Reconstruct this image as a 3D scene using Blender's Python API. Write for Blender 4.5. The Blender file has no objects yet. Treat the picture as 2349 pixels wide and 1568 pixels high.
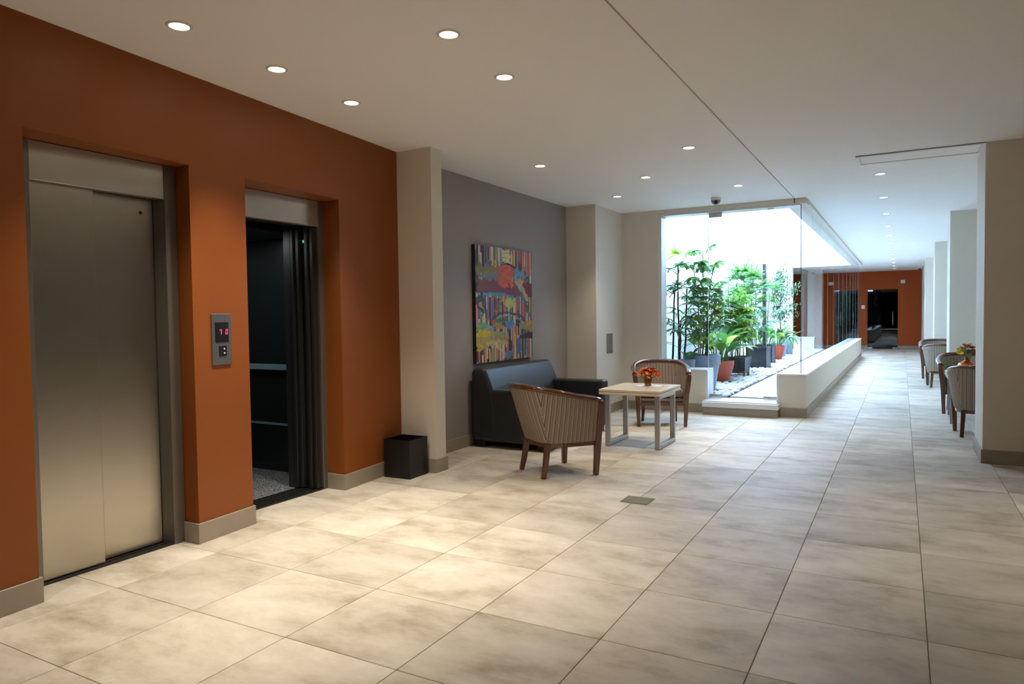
import bpy, bmesh, math, random
import numpy as np
from mathutils import Vector, Matrix

random.seed(7)
S = bpy.context.scene
COL = S.collection
PI = math.pi

# ------------------------------------------------------------------ camera
cam_d = bpy.data.cameras.new('camera')
cam = bpy.data.objects.new('camera', cam_d)
COL.objects.link(cam)
cam_d.sensor_fit = 'HORIZONTAL'
cam_d.sensor_width = 36.0
cam_d.lens = 24.663
cam_d.clip_start = 0.05
cam_d.clip_end = 200
YAW, PITCH, ROLL = math.radians(29.0822), math.radians(-2.0638), math.radians(-0.7656)
fwd = Vector((-math.sin(YAW)*math.cos(PITCH), math.cos(YAW)*math.cos(PITCH), math.sin(PITCH)))
rgt = Vector((math.cos(YAW), math.sin(YAW), 0))
upv = rgt.cross(fwd)
r2 = math.cos(ROLL)*rgt + math.sin(ROLL)*upv
u2 = -math.sin(ROLL)*rgt + math.cos(ROLL)*upv
m = Matrix((r2, u2, -fwd)).transposed().to_4x4()
m.translation = Vector((0, 0, 1.3575))
cam.matrix_world = m
S.camera = cam

# ------------------------------------------------------------------ world, light levels, exposure
SKY_STRENGTH = 37.0
SPOT_W = 109.0
CORRIDOR_W = 25.0
LENS_EMIT = 30.0
WARM = (1.0, 0.895, 0.75)
COOL = (1.0, 0.95, 0.90)
w = bpy.data.worlds.new('sky'); S.world = w
w.use_nodes = True
bgn = w.node_tree.nodes['Background']
bgn.inputs[0].default_value = (0.50, 0.70, 1.0, 1)
bgn.inputs[1].default_value = SKY_STRENGTH
S.view_settings.view_transform = 'Standard'
S.view_settings.look = 'None'
S.view_settings.gamma = 1.0
S.view_settings.use_curve_mapping = False
S.view_settings.exposure = 0.13
S.cycles.use_denoising = True
S.cycles.max_bounces = 12
S.cycles.diffuse_bounces = 8
S.cycles.glossy_bounces = 4
S.cycles.transparent_max_bounces = 24
S.cycles.sample_clamp_indirect = 40.0
S.cycles.caustics_reflective = False
S.cycles.caustics_refractive = False

# ------------------------------------------------------------------ materials
def lin(c):
    return tuple(((x/255.0)/12.92 if x/255.0 <= 0.04045 else ((x/255.0+0.055)/1.055)**2.4) for x in c)

def mat(name, rgb, rough=0.6, metal=0.0, spec=0.5, var=0.06, scale=8.0, bump=0.0, bscale=60.0, emit=None, estr=0.0, coat=0.0):
    M = bpy.data.materials.new(name); M.use_nodes = True
    nt = M.node_tree; N = nt.nodes; L = nt.links
    b = N['Principled BSDF']
    c = lin(rgb)
    b.inputs['Roughness'].default_value = rough
    b.inputs['Metallic'].default_value = metal
    b.inputs['Specular IOR Level'].default_value = spec
    if coat: b.inputs['Coat Weight'].default_value = coat; b.inputs['Coat Roughness'].default_value = 0.08
    tc = N.new('ShaderNodeTexCoord')
    if var > 0:
        nz = N.new('ShaderNodeTexNoise'); nz.inputs['Scale'].default_value = scale; nz.inputs['Detail'].default_value = 4
        L.new(tc.outputs['Object'], nz.inputs['Vector'])
        mr = N.new('ShaderNodeMapRange'); mr.inputs['To Min'].default_value = 1-var; mr.inputs['To Max'].default_value = 1+var
        L.new(nz.outputs['Fac'], mr.inputs['Value'])
        mx = N.new('ShaderNodeVectorMath'); mx.operation = 'SCALE'; mx.inputs[0].default_value = c
        L.new(mr.outputs['Result'], mx.inputs['Scale'])
        L.new(mx.outputs['Vector'], b.inputs['Base Color'])
    else:
        b.inputs['Base Color'].default_value = (*c, 1)
    if bump > 0:
        n2 = N.new('ShaderNodeTexNoise'); n2.inputs['Scale'].default_value = bscale; n2.inputs['Detail'].default_value = 3
        L.new(tc.outputs['Object'], n2.inputs['Vector'])
        bp = N.new('ShaderNodeBump'); bp.inputs['Strength'].default_value = bump; bp.inputs['Distance'].default_value = 0.01
        L.new(n2.outputs['Fac'], bp.inputs['Height']); L.new(bp.outputs['Normal'], b.inputs['Normal'])
    if emit:
        b.inputs['Emission Color'].default_value = (*lin(emit), 1)
        b.inputs['Emission Strength'].default_value = estr
    return M

M_orange = mat('orange_paint', (142, 78, 30), 0.45, spec=0.3, var=0.03, scale=3, bump=0.04, bscale=180)
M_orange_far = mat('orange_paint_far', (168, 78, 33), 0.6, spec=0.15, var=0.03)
M_grey_wall = mat('taupe_paint', (152, 144, 140), 0.6, var=0.02, bump=0.04, bscale=180)
M_beige = mat('beige_paint', (222, 214, 200), 0.6, var=0.02, bump=0.04, bscale=180)
M_white_wall = mat('white_paint', (232, 236, 240), 0.7, var=0.02)
M_ceiling = mat('ceiling_paint', (250, 248, 246), 0.75, var=0.015, scale=2)
M_lobby_dark = mat('darkened_lobby_walls', (48, 42, 38), 0.5, var=0.1)  # unseen lobby walls, darkened for what the steel lift doors reflect
M_dark_gap = mat('dark_gap', (40, 38, 36), 0.8, var=0)
M_stone_base = mat('stone_skirting', (158, 147, 132), 0.45, var=0.16, scale=7)
M_marble = mat('white_marble', (226, 226, 224), 0.3, var=0.06, scale=5)
M_court_tile = mat('courtyard_tile', (176, 178, 182), 0.4, var=0.06, scale=6)
M_grout = mat('grout', (134, 126, 114), 0.85, var=0.1, scale=20)
M_dark_floor = mat('dark_void', (16, 17, 19), 0.7, var=0)
M_black = mat('black_plastic', (18, 17, 17), 0.45, var=0.05)
M_planter = mat('charcoal_planter', (36, 38, 44), 0.5, var=0.08)
M_grey_pot = mat('blue_grey_pot', (140, 154, 170), 0.5, var=0.05)
M_terracotta = mat('terracotta', (190, 82, 52), 0.55, var=0.06)
M_soil = mat('soil', (42, 32, 25), 0.95, var=0.3, scale=30, bump=0.4)
M_wood = mat('walnut_wood', (94, 54, 29), 0.16, var=0.25, scale=14, coat=0.6)
M_leather = mat('charcoal_leather', (46, 49, 51), 0.38, var=0.06, bump=0.06, bscale=220)
M_sofa_foot = mat('sofa_foot', (24, 21, 18), 0.4, var=0.1)
M_alu = mat('brushed_aluminium', (176, 178, 180), 0.35, metal=0.85, var=0.04, scale=30)
M_chrome = mat('satin_steel', (190, 190, 190), 0.22, metal=1.0, var=0.03)
M_tabletop = mat('maple_laminate', (228, 217, 194), 0.14, var=0.03, scale=10, spec=0.6)
M_doily = mat('white_paper', (240, 238, 234), 0.7, var=0.02)
M_plate = mat('grey_plate', (140, 136, 130), 0.4, metal=0.4, var=0.03)
M_white_plastic = mat('white_plastic', (228, 226, 222), 0.4, var=0.02)
M_trim_ring = mat('downlight_trim', (215, 210, 205), 0.4, var=0.0)
M_lens = mat('lamp_lens', (255, 248, 232), 0.5, var=0.0, emit=(255, 244, 224), estr=LENS_EMIT)
M_seal = mat('silicone_seal', (205, 222, 226), 0.4, var=0.0)
M_panel_steel = mat('panel_steel', (118, 118, 120), 0.42, metal=0.7, var=0.03)
M_screen = mat('display_black', (8, 6, 8), 0.15, var=0.0)
M_led = mat('red_led', (255, 30, 70), 0.5, var=0.0, emit=(255, 40, 90), estr=2.6)
M_green_led = mat('green_led', (40, 200, 120), 0.5, var=0.0, emit=(40, 220, 130), estr=1.2)
M_arrow = mat('arrow_white', (235, 235, 225), 0.5, var=0.0)
M_copper = mat('copper_glass', (186, 98, 46), 0.18, metal=0.7, var=0.12, scale=20)
M_petal_orange = mat('petal_orange', (208, 98, 46), 0.6, var=0.2, scale=40)
M_petal_amber = mat('petal_amber', (228, 132, 62), 0.6, var=0.2, scale=40)
M_petal_yellow = mat('petal_yellow', (232, 196, 30), 0.6, var=0.15, scale=40)
M_petal_rust = mat('petal_rust', (150, 62, 34), 0.6, var=0.2, scale=40)
M_stone_pebble = mat('white_pebble', (196, 196, 192), 0.6, var=0.16, scale=9)
M_glass_block = mat('floor_glass', (128, 134, 120), 0.18, var=0.2, scale=9)
M_car_wall = mat('lift_car_steel', (70, 76, 78), 0.3, metal=0.75, var=0.05)
M_car_rail = mat('lift_handrail', (150, 186, 198), 0.3, metal=0.3, var=0.02)
M_dark_steel = mat('dark_steel', (58, 57, 56), 0.32, metal=0.45, var=0.04)
M_jamb = mat('satin_jamb', (128, 122, 114), 0.34, metal=0.6, var=0.04, scale=20)
M_white_header = mat('header_steel', (188, 184, 178), 0.2, metal=0.55, var=0.03)

def speckle():
    M = bpy.data.materials.new('speckled_lift_floor'); M.use_nodes = True
    N = M.node_tree.nodes; L = M.node_tree.links; b = N['Principled BSDF']
    tc = N.new('ShaderNodeTexCoord'); nz = N.new('ShaderNodeTexNoise'); nz.inputs['Scale'].default_value = 90; nz.inputs['Detail'].default_value = 2
    L.new(tc.outputs['Object'], nz.inputs['Vector'])
    r = N.new('ShaderNodeValToRGB'); r.color_ramp.elements[0].position = .4; r.color_ramp.elements[0].color = (.03, .035, .04, 1)
    r.color_ramp.elements[1].position = .62; r.color_ramp.elements[1].color = (.42, .42, .42, 1)
    L.new(nz.outputs['Fac'], r.inputs[0]); L.new(r.outputs[0], b.inputs['Base Color']); b.inputs['Roughness'].default_value = .5
    return M
M_speckle = speckle()

def brushed():
    """vertical-grain brushed stainless steel"""
    M = bpy.data.materials.new('brushed_stainless'); M.use_nodes = True
    N = M.node_tree.nodes; L = M.node_tree.links; b = N['Principled BSDF']
    b.inputs['Metallic'].default_value = 1.0
    b.inputs['Base Color'].default_value = (*lin((190, 184, 172)), 1)
    tc = N.new('ShaderNodeTexCoord'); mp = N.new('ShaderNodeMapping'); mp.inputs['Scale'].default_value = (1, 400, 3)
    nz = N.new('ShaderNodeTexNoise'); nz.inputs['Scale'].default_value = 2; nz.inputs['Detail'].default_value = 2
    L.new(tc.outputs['Object'], mp.inputs[0]); L.new(mp.outputs[0], nz.inputs['Vector'])
    mr = N.new('ShaderNodeMapRange'); mr.inputs['To Min'].default_value = .25; mr.inputs['To Max'].default_value = .35
    L.new(nz.outputs['Fac'], mr.inputs['Value']); L.new(mr.outputs[0], b.inputs['Roughness'])
    b.inputs['Anisotropic'].default_value = 0.0
    return M
M_brushed = brushed()

def tile_mat():
    M = bpy.data.materials.new('cement_tile'); M.use_nodes = True
    N = M.node_tree.nodes; L = M.node_tree.links; b = N['Principled BSDF']
    geo = N.new('ShaderNodeNewGeometry'); oi = N.new('ShaderNodeObjectInfo')
    add = N.new('ShaderNodeMath'); add.operation = 'ADD'
    L.new(oi.outputs['Random'], add.inputs[0]); L.new(geo.outputs['Random Per Island'], add.inputs[1])
    fr = N.new('ShaderNodeMath'); fr.operation = 'FRACT'; L.new(add.outputs[0], fr.inputs[0])
    off = N.new('ShaderNodeVectorMath'); off.operation = 'SCALE'; off.inputs[0].default_value = (37, 91, 53); L.new(fr.outputs[0], off.inputs['Scale'])
    ps = N.new('ShaderNodeVectorMath'); ps.operation = 'ADD'; L.new(geo.outputs['Position'], ps.inputs[0]); L.new(off.outputs[0], ps.inputs[1])
    mp = N.new('ShaderNodeMapping'); mp.inputs['Scale'].default_value = (1.0, 1.7, 1); L.new(ps.outputs[0], mp.inputs[0])
    n1 = N.new('ShaderNodeTexNoise'); n1.inputs['Scale'].default_value = 2.1; n1.inputs['Detail'].default_value = 10; n1.inputs['Roughness'].default_value = .66
    n1.inputs['Distortion'].default_value = .12
    L.new(mp.outputs[0], n1.inputs['Vector'])
    cr = N.new('ShaderNodeValToRGB')
    e = cr.color_ramp.elements
    e[0].position = .30; e[0].color = (*lin((160, 148, 128)), 1)
    e[1].position = .72; e[1].color = (*lin((220, 212, 198)), 1)
    k = e.new(.5); k.color = (*lin((200, 191, 175)), 1)
    L.new(n1.outputs['Fac'], cr.inputs[0])
    mr = N.new('ShaderNodeMapRange'); mr.inputs['To Min'].default_value = .84; mr.inputs['To Max'].default_value = 1.1
    L.new(fr.outputs[0], mr.inputs['Value'])
    sc = N.new('ShaderNodeVectorMath'); sc.operation = 'SCALE'; L.new(cr.outputs[0], sc.inputs[0]); L.new(mr.outputs[0], sc.inputs['Scale'])
    L.new(sc.outputs[0], b.inputs['Base Color'])
    n2 = N.new('ShaderNodeTexNoise'); n2.inputs['Scale'].default_value = 9; n2.inputs['Detail'].default_value = 5; L.new(ps.outputs[0], n2.inputs['Vector'])
    rr = N.new('ShaderNodeMapRange'); rr.inputs['To Min'].default_value = .46; rr.inputs['To Max'].default_value = .62
    L.new(n2.outputs['Fac'], rr.inputs['Value']); L.new(rr.outputs[0], b.inputs['Roughness'])
    bp = N.new('ShaderNodeBump'); bp.inputs['Strength'].default_value = .05; bp.inputs['Distance'].default_value = .01
    L.new(n2.outputs['Fac'], bp.inputs['Height']); L.new(bp.outputs[0], b.inputs['Normal'])
    b.inputs['Specular IOR Level'].default_value = .10
    return M
M_tile = tile_mat()

def stripe_mat():
    M = bpy.data.materials.new('striped_upholstery'); M.use_nodes = True
    N = M.node_tree.nodes; L = M.node_tree.links; b = N['Principled BSDF']
    uv = N.new('ShaderNodeUVMap'); sep = N.new('ShaderNodeSeparateXYZ'); L.new(uv.outputs[0], sep.inputs[0])
    mu = N.new('ShaderNodeMath'); mu.operation = 'MULTIPLY'; mu.inputs[1].default_value = 1/0.038; L.new(sep.outputs[0], mu.inputs[0])
    fr = N.new('ShaderNodeMath'); fr.operation = 'FRACT'; L.new(mu.outputs[0], fr.inputs[0])
    cr = N.new('ShaderNodeValToRGB'); cr.color_ramp.interpolation = 'CONSTANT'
    cols = [(0, (182, 168, 152)), (.10, (118, 104, 94)), (.16, (166, 152, 136)), (.40, (136, 122, 110)), (.46, (78, 70, 66)), (.56, (128, 114, 104)), (.62, (188, 174, 156)),
            (.70, (114, 101, 93)), (.80, (158, 143, 128)), (.92, (74, 66, 62))]
    e = cr.color_ramp.elements
    e[0].position = 0; e[0].color = (*lin(cols[0][1]), 1)
    e[1].position = cols[-1][0]; e[1].color = (*lin(cols[-1][1]), 1)
    for p_, c_ in cols[1:-1]:
        k = e.new(p_); k.color = (*lin(c_), 1)
    L.new(fr.outputs[0], cr.inputs[0])
    tc = N.new('ShaderNodeTexCoord'); nz = N.new('ShaderNodeTexNoise'); nz.inputs['Scale'].default_value = 160
    L.new(tc.outputs['Object'], nz.inputs['Vector'])
    mr = N.new('ShaderNodeMapRange'); mr.inputs['To Min'].default_value = .78; mr.inputs['To Max'].default_value = 1.22; L.new(nz.outputs['Fac'], mr.inputs['Value'])
    sc = N.new('ShaderNodeVectorMath'); sc.operation = 'SCALE'; L.new(cr.outputs[0], sc.inputs[0]); L.new(mr.outputs[0], sc.inputs['Scale'])
    L.new(sc.outputs[0], b.inputs['Base Color']); b.inputs['Roughness'].default_value = .9
    b.inputs['Specular IOR Level'].default_value = .2
    return M
M_stripe = stripe_mat()

def glass_mat(name, tint, ior=1.5, graze=.6):
    M = bpy.data.materials.new(name); M.use_nodes = True
    N = M.node_tree.nodes; L = M.node_tree.links
    N.remove(N['Principled BSDF'])
    out = N['Material Output']
    t = N.new('ShaderNodeBsdfTransparent'); t.inputs[0].default_value = (*tint, 1)
    g = N.new('ShaderNodeBsdfGlossy'); g.inputs['Roughness'].default_value = 0.0
    # Schlick reflectance on the outer face of the pane only (a thin pane does not refract the view)
    geo = N.new('ShaderNodeNewGeometry')
    dt = N.new('ShaderNodeVectorMath'); dt.operation = 'DOT_PRODUCT'; L.new(geo.outputs['Incoming'], dt.inputs[0]); L.new(geo.outputs['Normal'], dt.inputs[1])
    ab = N.new('ShaderNodeMath'); ab.operation = 'ABSOLUTE'; L.new(dt.outputs['Value'], ab.inputs[0])
    om = N.new('ShaderNodeMath'); om.operation = 'SUBTRACT'; om.inputs[0].default_value = 1.0; L.new(ab.outputs[0], om.inputs[1])
    pw = N.new('ShaderNodeMath'); pw.operation = 'POWER'; pw.inputs[1].default_value = 5.0; L.new(om.outputs[0], pw.inputs[0])
    f0 = ((ior-1)/(ior+1))**2
    ma = N.new('ShaderNodeMath'); ma.operation = 'MULTIPLY_ADD'; ma.inputs[1].default_value = graze; ma.inputs[2].default_value = f0*1.6; L.new(pw.outputs[0], ma.inputs[0])
    nb = N.new('ShaderNodeMath'); nb.operation = 'SUBTRACT'; nb.inputs[0].default_value = 1.0; L.new(geo.outputs['Backfacing'], nb.inputs[1])
    f = N.new('ShaderNodeMath'); f.operation = 'MULTIPLY'; L.new(ma.outputs[0], f.inputs[0]); L.new(nb.outputs[0], f.inputs[1])
    mx = N.new('ShaderNodeMixShader')
    L.new(f.outputs[0], mx.inputs[0]); L.new(t.outputs[0], mx.inputs[1]); L.new(g.outputs[0], mx.inputs[2]); L.new(mx.outputs[0], out.inputs[0])
    return M
M_glass = glass_mat('clear_glass', (.985, .99, .992), 1.5)
M_side_glass = glass_mat('corridor_glass', (.985, .99, .992), 1.5, .8)
M_dark_glass = glass_mat('smoked_glass', (.30, .34, .36), 1.5)

def leaf_mat(name, rgb, rgb2, trans=.5):
    M = bpy.data.materials.new(name); M.use_nodes = True
    N = M.node_tree.nodes; L = M.node_tree.links
    b = N['Principled BSDF']; out = N['Material Output']
    oi = N.new('ShaderNodeObjectInfo'); geo = N.new('ShaderNodeNewGeometry')
    ad = N.new('ShaderNodeMath'); ad.operation = 'ADD'; L.new(oi.outputs['Random'], ad.inputs[0]); L.new(geo.outputs['Random Per Island'], ad.inputs[1])
    fr = N.new('ShaderNodeMath'); fr.operation = 'FRACT'; L.new(ad.outputs[0], fr.inputs[0])
    mx = N.new('ShaderNodeMix'); mx.data_type = 'RGBA'
    mx.inputs['A'].default_value = (*lin(rgb), 1); mx.inputs['B'].default_value = (*lin(rgb2), 1)
    L.new(fr.outputs[0], mx.inputs['Factor'])
    L.new(mx.outputs['Result'], b.inputs['Base Color'])
    b.inputs['Roughness'].default_value = .32; b.inputs['Specular IOR Level'].default_value = .5
    tr = N.new('ShaderNodeBsdfTranslucent'); L.new(mx.outputs['Result'], tr.inputs[0])
    ms = N.new('ShaderNodeMixShader'); ms.inputs[0].default_value = trans
    L.new(b.outputs[0], ms.inputs[1]); L.new(tr.outputs[0], ms.inputs[2]); L.new(ms.outputs[0], out.inputs[0])
    return M
M_leaf_dark = leaf_mat('dark_leaf', (50, 86, 50), (84, 128, 72))
M_leaf_mid = leaf_mat('mid_leaf', (72, 126, 56), (116, 166, 82))
M_leaf_lime = leaf_mat('lime_leaf', (120, 172, 62), (186, 206, 96))
M_leaf_soft = leaf_mat('soft_leaf', (92, 138, 96), (140, 178, 136))
M_stem_dark = mat('dark_stem', (48, 42, 36), 0.85, var=.3, scale=30)
M_stem_green = mat('green_stem', (96, 118, 58), 0.6, var=.2, scale=30)
M_bark = mat('bark', (116, 100, 80), 0.9, var=.25, scale=30)

# ------------------------------------------------------------------ mesh helpers
class MB:
    def __init__(s): s.v = []; s.f = []; s.uv = {}; s.mi = []
    def add(s, v, f, mi=0):
        o = len(s.v); s.v += [tuple(p) for p in v]
        for q in f: s.f.append(tuple(i+o for i in q)); s.mi.append(mi)
        return s
    def box(s, x0, x1, y0, y1, z0, z1, mi=0, M=None):
        v = [(x0, y0, z0), (x1, y0, z0), (x1, y1, z0), (x0, y1, z0), (x0, y0, z1), (x1, y0, z1), (x1, y1, z1), (x0, y1, z1)]
        if M is not None: v = [M @ Vector(p) for p in v]
        return s.add(v, [(0, 3, 2, 1), (4, 5, 6, 7), (0, 1, 5, 4), (1, 2, 6, 5), (2, 3, 7, 6), (3, 0, 4, 7)], mi)
    def prism(s, poly, z0, z1, mi=0):
        n = len(poly); v = [(x, y, z0) for x, y in poly] + [(x, y, z1) for x, y in poly]
        f = [tuple(range(n-1, -1, -1)), tuple(range(n, 2*n))] + [(i, (i+1) % n, n+(i+1) % n, n+i) for i in range(n)]
        return s.add(v, f, mi)
    def tube(s, pts, rad, n=8, mi=0, caps=True, squash=None):
        pts = [Vector(p) for p in pts]; k = len(pts)
        if not hasattr(rad, '__len__'): rad = [rad]*k
        v = []; up = Vector((0, 0, 1))
        prev = None
        for i, p in enumerate(pts):
            t = (pts[min(i+1, k-1)]-pts[max(i-1, 0)]).normalized()
            if prev is None:
                a = t.cross(up if abs(t.z) < .95 else Vector((1, 0, 0))).normalized()
            else:
                a = (prev - t*prev.dot(t)).normalized()
            prev = a; b = t.cross(a)
            for j in range(n):
                th = 2*PI*j/n + (PI/4 if n == 4 else 0)
                ra, rb = (rad[i], rad[i]) if squash is None else (rad[i]*squash[0], rad[i]*squash[1])
                v.append(p + a*math.cos(th)*ra + b*math.sin(th)*rb)
        f = [(i*n+j, i*n+(j+1) % n, (i+1)*n+(j+1) % n, (i+1)*n+j) for i in range(k-1) for j in range(n)]
        if caps: f += [tuple(range(n-1, -1, -1)), tuple((k-1)*n+j for j in range(n))]
        return s.add(v, f, mi)
    def lathe(s, prof, n=24, mi=0, c=(0, 0), cap0=True, cap1=True):
        v = []; k = len(prof)
        for r, z in prof:
            for j in range(n):
                th = 2*PI*j/n; v.append((c[0]+r*math.cos(th), c[1]+r*math.sin(th), z))
        f = [(i*n+j, i*n+(j+1) % n, (i+1)*n+(j+1) % n, (i+1)*n+j) for i in range(k-1) for j in range(n)]
        if cap0: f.append(tuple(range(n-1, -1, -1)))
        if cap1: f.append(tuple((k-1)*n+j for j in range(n)))
        return s.add(v, f, mi)
    def mesh(s, name, mats, smooth=False):
        me = bpy.data.meshes.new(name)
        me.from_pydata(s.v, [], s.f)
        if not isinstance(mats, (list, tuple)): mats = [mats]
        for q in mats: me.materials.append(q)
        if any(s.mi): me.polygons.foreach_set('material_index', s.mi)
        if smooth: me.polygons.foreach_set('use_smooth', [True]*len(me.polygons))
        me.update()
        return me
    def obj(s, name, mats, parent=None, smooth=False, bevel=0, seg=2, loc=None):
        o = bpy.data.objects.new(name, s.mesh(name, mats, smooth)); COL.objects.link(o)
        if parent: o.parent = parent
        if loc: o.location = loc
        if bevel:
            b = o.modifiers.new('bevel', 'BEVEL'); b.width = bevel; b.segments = seg; b.limit_method = 'ANGLE'; b.angle_limit = math.radians(40)
            if smooth or seg > 1:
                for p in o.data.polygons: p.use_smooth = True
                wn = o.modifiers.new('wn', 'WEIGHTED_NORMAL'); wn.keep_sharp = True
        return o

def inst(name, me, parent=None, loc=(0, 0, 0), rot=(0, 0, 0), sc=(1, 1, 1)):
    o = bpy.data.objects.new(name, me); COL.objects.link(o)
    if parent: o.parent = parent
    o.location = loc; o.rotation_euler = rot
    o.scale = sc if hasattr(sc, '__len__') else (sc, sc, sc)
    return o

def thing(name, label, cat, loc=(0, 0, 0), rz=0, group=None):
    o = bpy.data.objects.new(name, None); COL.objects.link(o)
    o.location = loc; o.rotation_euler = (0, 0, rz); o.empty_display_size = .1
    o['label'] = label; o['category'] = cat
    if group: o['group'] = group
    return o

def tag(o, label, cat, group=None):
    o['label'] = label; o['category'] = cat
    if group: o['group'] = group
    return o

def struct(o): o['kind'] = 'structure'; return o
def stuff(o): o['kind'] = 'stuff'; return o

def dup(root, loc, rz, label, group=None):
    r = root.copy(); COL.objects.link(r); r.location = loc; r.rotation_euler = (0, 0, rz); r['label'] = label
    if group: r['group'] = group
    for ch in list(root.children):
        c = ch.copy(); COL.objects.link(c); c.parent = r
        for g in list(ch.children):
            d = g.copy(); COL.objects.link(d); d.parent = c
    return r

# ------------------------------------------------------------------ room constants
HC = 2.83                      # ceiling
XW = lambda y: -3.50-0.086*y   # face of the orange wall (slightly angled)
YB = 9.72                      # back wall / courtyard front
XL = -3.99                     # recessed taupe wall
XS = -1.077                    # corridor side of the courtyard parapet
YE = 28.9                      # end wall
CX0, CX1, CY0, CY1 = -3.38, -1.40, 9.97, 23.7
ZC = .20                       # courtyard floor

# ------------------------------------------------------------------ structure: floor, ceiling, walls
fl = struct(MB().box(-6.0, 4.2, -4.2, YE+.3, -.12, -.006).obj('floor', M_grout))
tx0, ty0 = 0.0992, 0.3039
def tile_poly(x0, x1, y0, y1):
    g = .0016; return x0+g, x1-g, y0+g, y1-g
big = []
for i in range(-7, 3):
    for j in range(-5, 48):
        x0, x1 = tx0+.6*i, tx0+.6*(i+1); y0, y1 = ty0+.6*j, ty0+.6*(j+1)
        if y1 > YE+.2: y1 = YE+.2
        lim = -3.868 if y0 < 2.8 else (-4.034 if y0 < 5 else -4.08)
        x0 = max(x0, lim)
        if x1-x0 < .03: continue
        if y0 > 9.8 and y0 < 23.4 and x1 < -1.0: continue
        big.append((x0, x1, y0, y1))
def tile_seen(t):
    v = Vector(((t[0]+t[1])/2, (t[2]+t[3])/2, -1.3575)); dpt = v.dot(fwd)
    if dpt < .7: return False
    return abs(v.dot(r2)/dpt) < .95 and abs(v.dot(u2)/dpt) < .75 and not (v.x > .75 and v.y > 8)
big.sort(key=lambda t: (not tile_seen(t), (t[0]+t[1])**2/4+(t[2]+t[3])**2/4))
cache = {}
rest = MB()
def tile_geo(mb, x0, x1, y0, y1):
    b = .0015; z = 0.0
    v = [(x0, y0, -.008), (x1, y0, -.008), (x1, y1, -.008), (x0, y1, -.008), (x0, y0, z-b), (x1, y0, z-b), (x1, y1, z-b), (x0, y1, z-b),
         (x0+b, y0+b, z), (x1-b, y0+b, z), (x1-b, y1-b, z), (x0+b, y1-b, z)]
    mb.add(v, [(0, 1, 5, 4), (1, 2, 6, 5), (2, 3, 7, 6), (3, 0, 4, 7), (4, 5, 9, 8), (5, 6, 10, 9), (6, 7, 11, 10), (7, 4, 8, 11), (8, 9, 10, 11)])
for n, t in enumerate(big):
    a = tile_poly(*t)
    if n < 295 and tile_seen(t):
        cx, cy = (a[0]+a[1])/2, (a[2]+a[3])/2; hx, hy = round((a[1]-a[0])/2, 4), round((a[3]-a[2])/2, 4)
        if (hx, hy) not in cache:
            mb = MB(); tile_geo(mb, -hx, hx, -hy, hy); cache[(hx, hy)] = mb.mesh('tile', M_tile)
        inst('tile', cache[(hx, hy)], fl, (cx, cy, 0))
    else:
        tile_geo(rest, *a)
# plain tiling of the lobby floor further right, out of the picture
for i in range(3, 7):
    for j in range(-5, 13):
        tile_geo(rest, *tile_poly(tx0+.6*i, tx0+.6*(i+1), ty0+.6*j, ty0+.6*(j+1)))
stuff(rest.obj('far_tiles', M_tile, fl))

ce = MB()
ce.box(-4.6, -1.226, -4.2, YB+.05, HC, HC+.1)
ce.box(-1.214, 4.2, -4.2, YB+.05, HC, HC+.1)
ce.box(-1.13, 4.2, YB+.05, 24.05, HC, HC+.1)
ce.box(-6.0, 4.2, 24.05, YE+.3, HC, HC+.1)
struct(ce.obj('ceiling', M_ceiling))
struct(MB().box(-1.3, -1.14, -4.2, YB+.05, HC+.1, HC+.2).obj('trim_1', M_dark_gap))  # dark slab added above the ceiling joint to keep sky light out

# left orange wall with its two lift openings
wl = MB()
y1a, y1b, y2a, y2b, yc = 1.818, 2.767, 3.208, 4.178, 5.0
xb1, xb2 = -3.86, -4.03
wl.prism([(XW(-4.2), -4.2), (XW(y1a), y1a), (-4.0, y1a), (-4.0, -4.2)], 0, HC)
wl.prism([(XW(y1a), y1a), (XW(y1b), y1b), (-4.3, y1b), (-4.3, y1a)], 2.29, HC)
wl.prism([(XW(y1b), y1b), (XW(y2a), y2a), (-4.3, y2a), (-4.3, y1b)], 0, HC)
wl.prism([(XW(y2a), y2a), (XW(y2b), y2b), (-4.3, y2b), (-4.3, y2a)], 2.29, HC)
wl.prism([(XW(y2b), y2b), (XW(yc+.1), yc+.1), (-4.3, yc+.1), (-4.3, y2b)], 0, HC)
struct(wl.obj('wall_left', M_orange))
bb = MB(); o_ = .013
def skirt(mb, pts, h=.123, t=.013):
    """skirting as mitred boards along a polyline in plan (left side of travel is the room)"""
    n = len(pts); P_ = [Vector((p[0], p[1])) for p in pts]; off = []
    for i in range(n):
        ds = []
        if i > 0: ds.append((P_[i]-P_[i-1]).normalized())
        if i < n-1: ds.append((P_[i+1]-P_[i]).normalized())
        ns = [Vector((d.y, -d.x)) for d in ds]
        nn = ns[0] if len(ns) == 1 else (ns[0]+ns[1])/(1+ns[0].dot(ns[1]))
        off.append(P_[i]+nn*t)
    for i in range(n-1):
        mb.prism([tuple(P_[i]), tuple(off[i]), tuple(off[i+1]), tuple(P_[i+1])], 0, h)
skirt(bb, [(XW(-4), -4), (XW(y1a), y1a), (xb1, y1a)])
skirt(bb, [(xb1, y1b-.002), (XW(y1b), y1b), (XW(y2a), y2a), (xb2, y2a)])
skirt(bb, [(xb2, y2b), (XW(y2b), y2b), (XW(yc), yc)])
struct(bb.obj('baseboard_left', M_stone_base, bevel=.002, seg=1))

# beige pillar at the end of the orange wall
xa = -3.56
struct(MB().box(-4.3, xa, yc, 5.16, 0, HC).obj('pillar', M_beige))
bb = MB(); skirt(bb, [(XW(yc), yc), (xa, yc), (xa, 5.16), (XL, 5.16)])
struct(bb.obj('baseboard_pillar', M_stone_base, bevel=.002, seg=1))
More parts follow.
